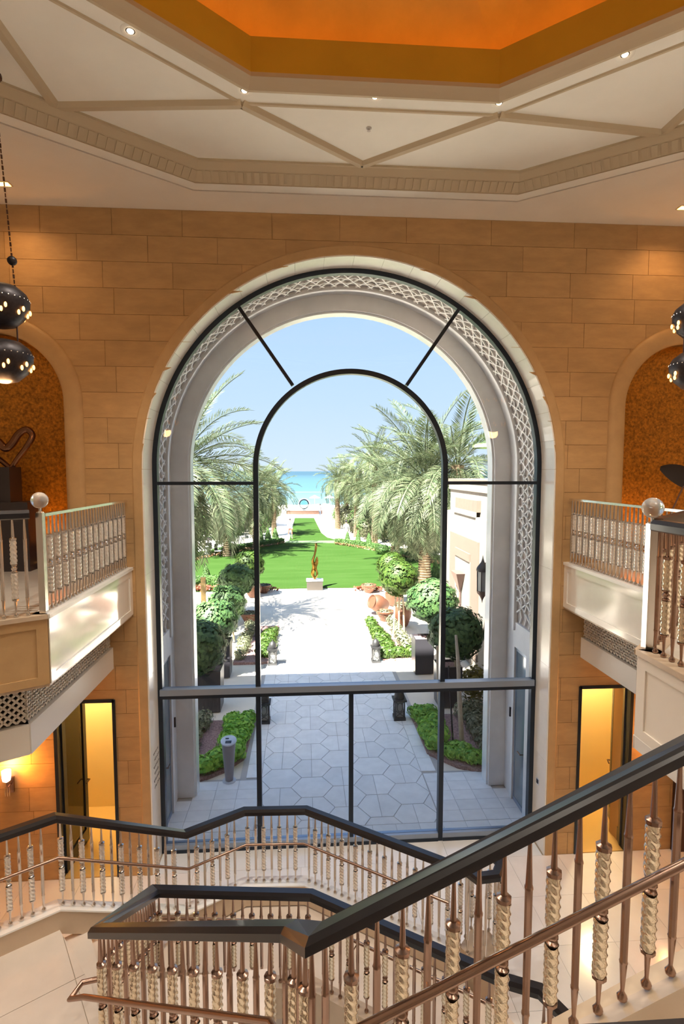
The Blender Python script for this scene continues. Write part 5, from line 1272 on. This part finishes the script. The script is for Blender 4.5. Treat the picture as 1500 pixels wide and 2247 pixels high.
p = onZ(447, 1340, 0); q = onY(447, 1268, p.y)
t = thing('wooden_post', 'square wooden sign post left of the ball trees', 'post', (p.x, p.y, 0)); MB().box(-0.10,0.10,-0.06,0.06,0,q.z).build('shaft', 'post_wood', t); MB().box(-0.115,0.115,-0.075,0.075,q.z,q.z+0.03).build('cap', 'post_wood', t)

# right building with lanterns, recess and rain spout
rb = thing('wall_garden_building', 'pale stucco building on the right of the garden', 'building', kind='structure')
xb0 = 4.25
def wallbox(x0, x1, y0, y1, z0, z1, mt, nm): MB().box(x0,x1,y0,y1,z0,z1).build(nm, mt, rb)
wallbox(4.55, 9.5, 1.7, 11.0, 0, 5.35, 'stucco', 'wall_body'); wallbox(4.50, 9.5, 1.7, 11.05, 5.35, 5.6, 'stucco', 'parapet'); wallbox(4.48,9.5,1.7,11.08,5.6,5.72,'stucco_pink','parapet_cap')
wallbox(4.40, 4.55, 6.6, 10.9, 0, 4.6, 'stucco', 'panel'); wallbox(4.36, 4.40, 7.2, 10.3, 0.3, 3.9, 'stucco_pink', 'recess_panel'); wallbox(4.33,4.36,7.9,9.5,0.3,3.2,'stucco','inner_panel')
wallbox(4.30, 4.40, 7.9, 9.5, 3.2, 3.45, 'stucco_pink', 'lintel'); wallbox(4.42,4.55,7.6,9.9,4.75,5.1,'stucco_pink','frieze_panel'); wallbox(4.36,4.42,7.6,9.9,4.60,4.75,'stucco','ledge')
hp_ = MB(); hp_.add([(4.33,8.35,2.75),(4.33,9.05,2.75),(4.05,9.05,2.75),(4.05,8.35,2.75),(4.28,8.70,2.05)], [(0,1,2,3),(0,4,1),(1,4,2),(2,4,3),(3,4,0)]); hp_.build('rain_hopper', 'rust_iron', rb); MB().tube([(4.27,8.70,2.1),(4.27,8.70,0.0)], 0.035, 10).build('down_pipe', 'rust_iron', rb)
def wall_lantern(x, y, z, s_, lb):
    t = thing('wall_lantern', lb, 'lantern', (x, y, z), 'iron wall lanterns of the garden building'); t.scale = (s_,s_,s_)
    MB().lathe([(0.13,-0.26),(0.14,0.26)], 6).build('glass_body', 'lantern_glass', t)
    for k in range(6): a = 2*PI*k/6; MB().tube([(0.135*math.cos(a),0.135*math.sin(a),-0.28),(0.145*math.cos(a),0.145*math.sin(a),0.28)], 0.012, 6).build('rib', 'lantern_iron', t)
    MB().lathe([(0.16,0.26),(0.17,0.30),(0.15,0.36),(0.11,0.42),(0.05,0.50),(0.03,0.56),(0.001,0.70)], 12).build('crown', 'lantern_iron', t, smooth=True)
    MB().lathe([(0.001,-0.60),(0.02,-0.50),(0.07,-0.40),(0.14,-0.32),(0.15,-0.26)], 12).build('finial', 'rust_iron', t, smooth=True)
    MB().tube([(0,0,0.45),(0.12,0,0.50),(0.30,0,0.40)], 0.015, 6).build('bracket', 'lantern_iron', t)
q = onY(1058, 1275, 5.6); wall_lantern(q.x, q.y, q.z, 1.0, 'large iron wall lantern on near end of garden building'); q = onY(986, 1222, 11.2); wall_lantern(q.x, q.y, q.z, 1.3, 'pale iron lantern at far corner of garden building')
q = onY(1062, 980, 16.0)
t = thing('garden_parasol', 'green canvas parasol showing above the garden building', 'parasol', (q.x+1.2, 16.0, 0)); MB().lathe([(0.001,q.z+0.75),(1.75,q.z+0.05),(1.75,q.z-0.05)], 8, cap=False).build('canopy', 'umbrella_green', t); MB().tube([(0,0,0),(0,0,q.z+0.7)], 0.03, 8).build('pole', 'post_wood', t)

# end of the axis
t = thing('globe_sculpture', 'ring framed glass globe on low platform before the sea', 'sculpture', (-0.69,68.6,0.0))
MB().tube([(0.78*math.cos(2*PI*k/40),0,1.30+0.78*math.sin(2*PI*k/40)) for k in range(40)], 0.05, 8, closed=True).build('ring', 'signal_grey', t, smooth=True); MB().sphere((0,0,1.30),0.72,24,14).build('glass_globe', 'globe_glass', t, smooth=True)
MB().lathe([(0.3,0.40),(0.18,0.55)], 14).build('foot', 'signal_grey', t); MB().lathe([(1.2,0.02),(1.2,0.42)], 28).build('platform', 'beach_sand', t)
t = thing('curved_bench_wall', 'low curved brick wall around the globe', 'wall', (-0.65,67.3,0)); MB().sweep([(2.35*math.sin(a), 0.5-0.9*math.cos(a), 0) for a in np.linspace(-1.45,1.45,17)], [(-0.2,0),(-0.2,0.42),(0.2,0.42),(0.2,0)]).build('brickwork', 'brick_red', t)
MB().sweep([(2.35*math.sin(a), 0.5-0.9*math.cos(a), 0.42) for a in np.linspace(-1.45,1.45,17)], [(-0.24,0),(-0.24,0.07),(0.24,0.07),(0.24,0)]).build('coping', 'terracotta', t)
bl = thing('buoy_line', 'dark line of floats across the shallow sea', 'buoys', (0,150,-0.35)); m = MB()
for k in range(90): m.sphere((-13+k*0.3,0,0.12), 0.16, 6, 4)
o = m.build('floats', 'buoy', bl); o['kind'] = 'stuff'
for (px, lb) in ((690, 'white beach parasol left of the two by the water'), (723, 'white beach parasol right of the two by the water')):
    q = onZ(px, 1108, 0.0); q2 = onY(px, 1091, q.y); t = thing('beach_parasol', lb, 'parasol', (q.x, q.y, -0.02)); h = q2.z+0.1; MB().lathe([(0.001,h+0.3),(0.9,h-0.15),(0.9,h-0.22)], 10, cap=False).build('canopy', 'white_cloth', t); MB().tube([(0,0,0),(0,0,h+0.2)], 0.03, 6).build('pole', 'white_cloth', t)
for i, (x, y) in enumerate(((0.9,76),(1.6,77),(2.6,78),(3.1,77.5))):
    t = thing('sun_lounger', 'white sun lounger on the beach right of the globe', 'lounger', (x,y,-0.02), 'white loungers on the beach'); MB().box(-0.3,0.3,-0.9,0.4,0.28,0.36).build('seat', 'white_cloth', t); MB().obox((0,0.4,0.32),(0,0.85,0.75),0.6,0.07).build('backrest', 'white_cloth', t)
    for sx_ in (-0.25,0.25):
        for sy_ in (-0.8,0.3): MB().box(sx_-0.03,sx_+0.03,sy_-0.03,sy_+0.03,0,0.28).build('leg', 'white_cloth', t)
# outdoor dining set on the left
for i, (px, py, lb) in enumerate(((438,1226,'round table under long white cloth nearest left lawn hedge'),(470,1212,'round table under long white cloth behind the first'),(520,1200,'round table under long white cloth by palm trunk'))):
    p = onZ(px, py, 0); t = thing('dining_table', lb, 'table', (p.x, p.y+0.8, 0), 'white clothed garden tables'); MB().lathe([(0.62,0.02),(0.52,0.35),(0.50,0.74),(0.001,0.75)], 18).build('tablecloth', 'white_cloth', t, smooth=True)
for i, (px, py) in enumerate(((455,1222),(478,1224),(462,1207),(490,1210),(505,1204))):
    p = onZ(px, py, 0); t = thing('garden_chair', 'dark metal garden chair among the white tables', 'chair', (p.x, p.y+0.4, 0), 'garden chairs by the white tables'); t.rotation_euler = (0,0,i*1.3)
    MB().box(-0.22,0.22,-0.22,0.22,0.42,0.46).build('seat', 'white_cloth', t); MB().box(-0.22,0.22,0.19,0.23,0.46,0.92).build('backrest', 'dark_iron', t)
    for sx_ in (-0.2,0.2):
        for sy_ in (-0.2,0.2): MB().box(sx_-0.02,sx_+0.02,sy_-0.02,sy_+0.02,0,0.42).build('leg', 'dark_iron', t)

# people far off in the garden
def cloth_mat(name, bands):
    m = bpy.data.materials.new(name); m.use_nodes = True; n = m.node_tree; p = n.nodes['Principled BSDF']; p.inputs['Roughness'].default_value = 0.8
    t = n.nodes.new('ShaderNodeTexCoord'); s_ = n.nodes.new('ShaderNodeSeparateXYZ'); mr = n.nodes.new('ShaderNodeMapRange'); r = n.nodes.new('ShaderNodeValToRGB'); r.color_ramp.interpolation = 'CONSTANT'
    mr.inputs['From Max'].default_value = 1.8; n.links.new(t.outputs['Object'], s_.inputs[0]); n.links.new(s_.outputs['Z'], mr.inputs['Value']); n.links.new(mr.outputs[0], r.inputs[0]); n.links.new(r.outputs[0], p.inputs['Base Color'])
    for i, (z, c) in enumerate(bands):
        e = r.color_ramp.elements[i] if i < 2 else r.color_ramp.elements.new(z/1.8); e.position = z/1.8; e.color = (*c, 1)
    M[name] = m
SKIN = (0.55, 0.36, 0.26); HAIR = (0.04, 0.03, 0.03)
cloth_mat('person_red', [(0,(0.2,0.1,0.08)),(0.08,SKIN),(0.45,(0.78,0.10,0.06)),(0.92,(0.85,0.86,0.9)),(1.46,SKIN)])
cloth_mat('person_dark', [(0,(0.05,0.05,0.06)),(0.08,(0.06,0.07,0.10)),(0.92,(0.16,0.14,0.16)),(1.46,SKIN)])
cloth_mat('person_white', [(0,(0.1,0.1,0.1)),(0.08,(0.80,0.80,0.80)),(0.92,(0.88,0.88,0.9)),(1.46,SKIN)])
cloth_mat('person_navy', [(0,(0.02,0.02,0.02)),(0.08,(0.03,0.03,0.06)),(0.95,(0.05,0.06,0.12)),(1.46,SKIN)])
def person(x, y, rz, mt, lb, stride=0.18):
    t = thing('person', lb, 'person', (x, y, 0.03)); t.rotation_euler = (0,0,rz)
    J = [((0,0,0.95),0.135),((0,0,1.15),0.125),((0,0,1.36),0.15),((0,0,1.50),0.055),((0,-0.01,1.58),0.075),((0,-0.01,1.69),0.095),((0,0,1.77),0.055),
         ((0.10,0,0.88),0.095),((0.10,-stride,0.50),0.065),((0.10,-stride*0.9,0.09),0.042),((0.10,-stride-0.12,0.035),0.035),
         ((-0.10,0,0.88),0.095),((-0.10,stride*0.5,0.49),0.065),((-0.10,stride*1.3,0.12),0.042),((-0.10,stride*1.3-0.12,0.04),0.035),
         ((0.19,0,1.40),0.06),((0.24,0.06,1.14),0.046),((0.23,-0.02,0.90),0.034),((0.225,-0.05,0.80),0.036),
         ((-0.19,0,1.40),0.06),((-0.24,-0.04,1.14),0.046),((-0.23,-0.16,0.94),0.034),((-0.225,-0.20,0.85),0.036)]
    Ed = [(0,1),(1,2),(2,3),(3,4),(4,5),(5,6),(0,7),(7,8),(8,9),(9,10),(0,11),(11,12),(12,13),(13,14),(2,15),(15,16),(16,17),(17,18),(2,19),(19,20),(20,21),(21,22)]
    me = bpy.data.meshes.new('body'); me.from_pydata([j[0] for j in J], Ed, []); o = link('body', me, t); md = o.modifiers.new('skin', 'SKIN'); 
    if not me.skin_vertices: 
        b_ = bmesh.new(); b_.from_mesh(me); b_.verts.layers.skin.verify(); b_.to_mesh(me); b_.free()
    for i, j in enumerate(J): me.skin_vertices[0].data[i].radius = (j[1], j[1]*0.8)
    me.skin_vertices[0].data[0].use_root = True
    o.modifiers.new('sub', 'SUBSURF').levels = 1; o.modifiers['sub'].render_levels = 2; me.materials.append(M[mt])
    h = MB().sphere((0,0.012,1.705), 0.105, 12, 8, (0.9,1,1.05)); h.v = [v if v[2] > 1.66 or v[1] > 0.02 else (v[0]*0.6, v[1]*0.3+0.03, v[2]) for v in h.v]; h.build('hair', 'dark_pedestal', t, smooth=True)
person(-1.95, 39.6, 0.5, 'person_red', 'person in white top and red shorts walking on left path')
person(1.32, 60.7, 2.6, 'person_dark', 'person in dark clothes on right walk beyond the lawn strip', 0.12)
person(2.85, 37.6, 2.9, 'person_white', 'person in white clothes behind the right topiary cones', 0.1)
q = onZ(413, 1224, 0); person(q.x, q.y, 1.0, 'person_navy', 'person in navy standing at left edge by the hedge', 0.03)
print('objects', len(bpy.data.objects), 'tris', sum(len(m.polygons) for m in bpy.data.meshes))
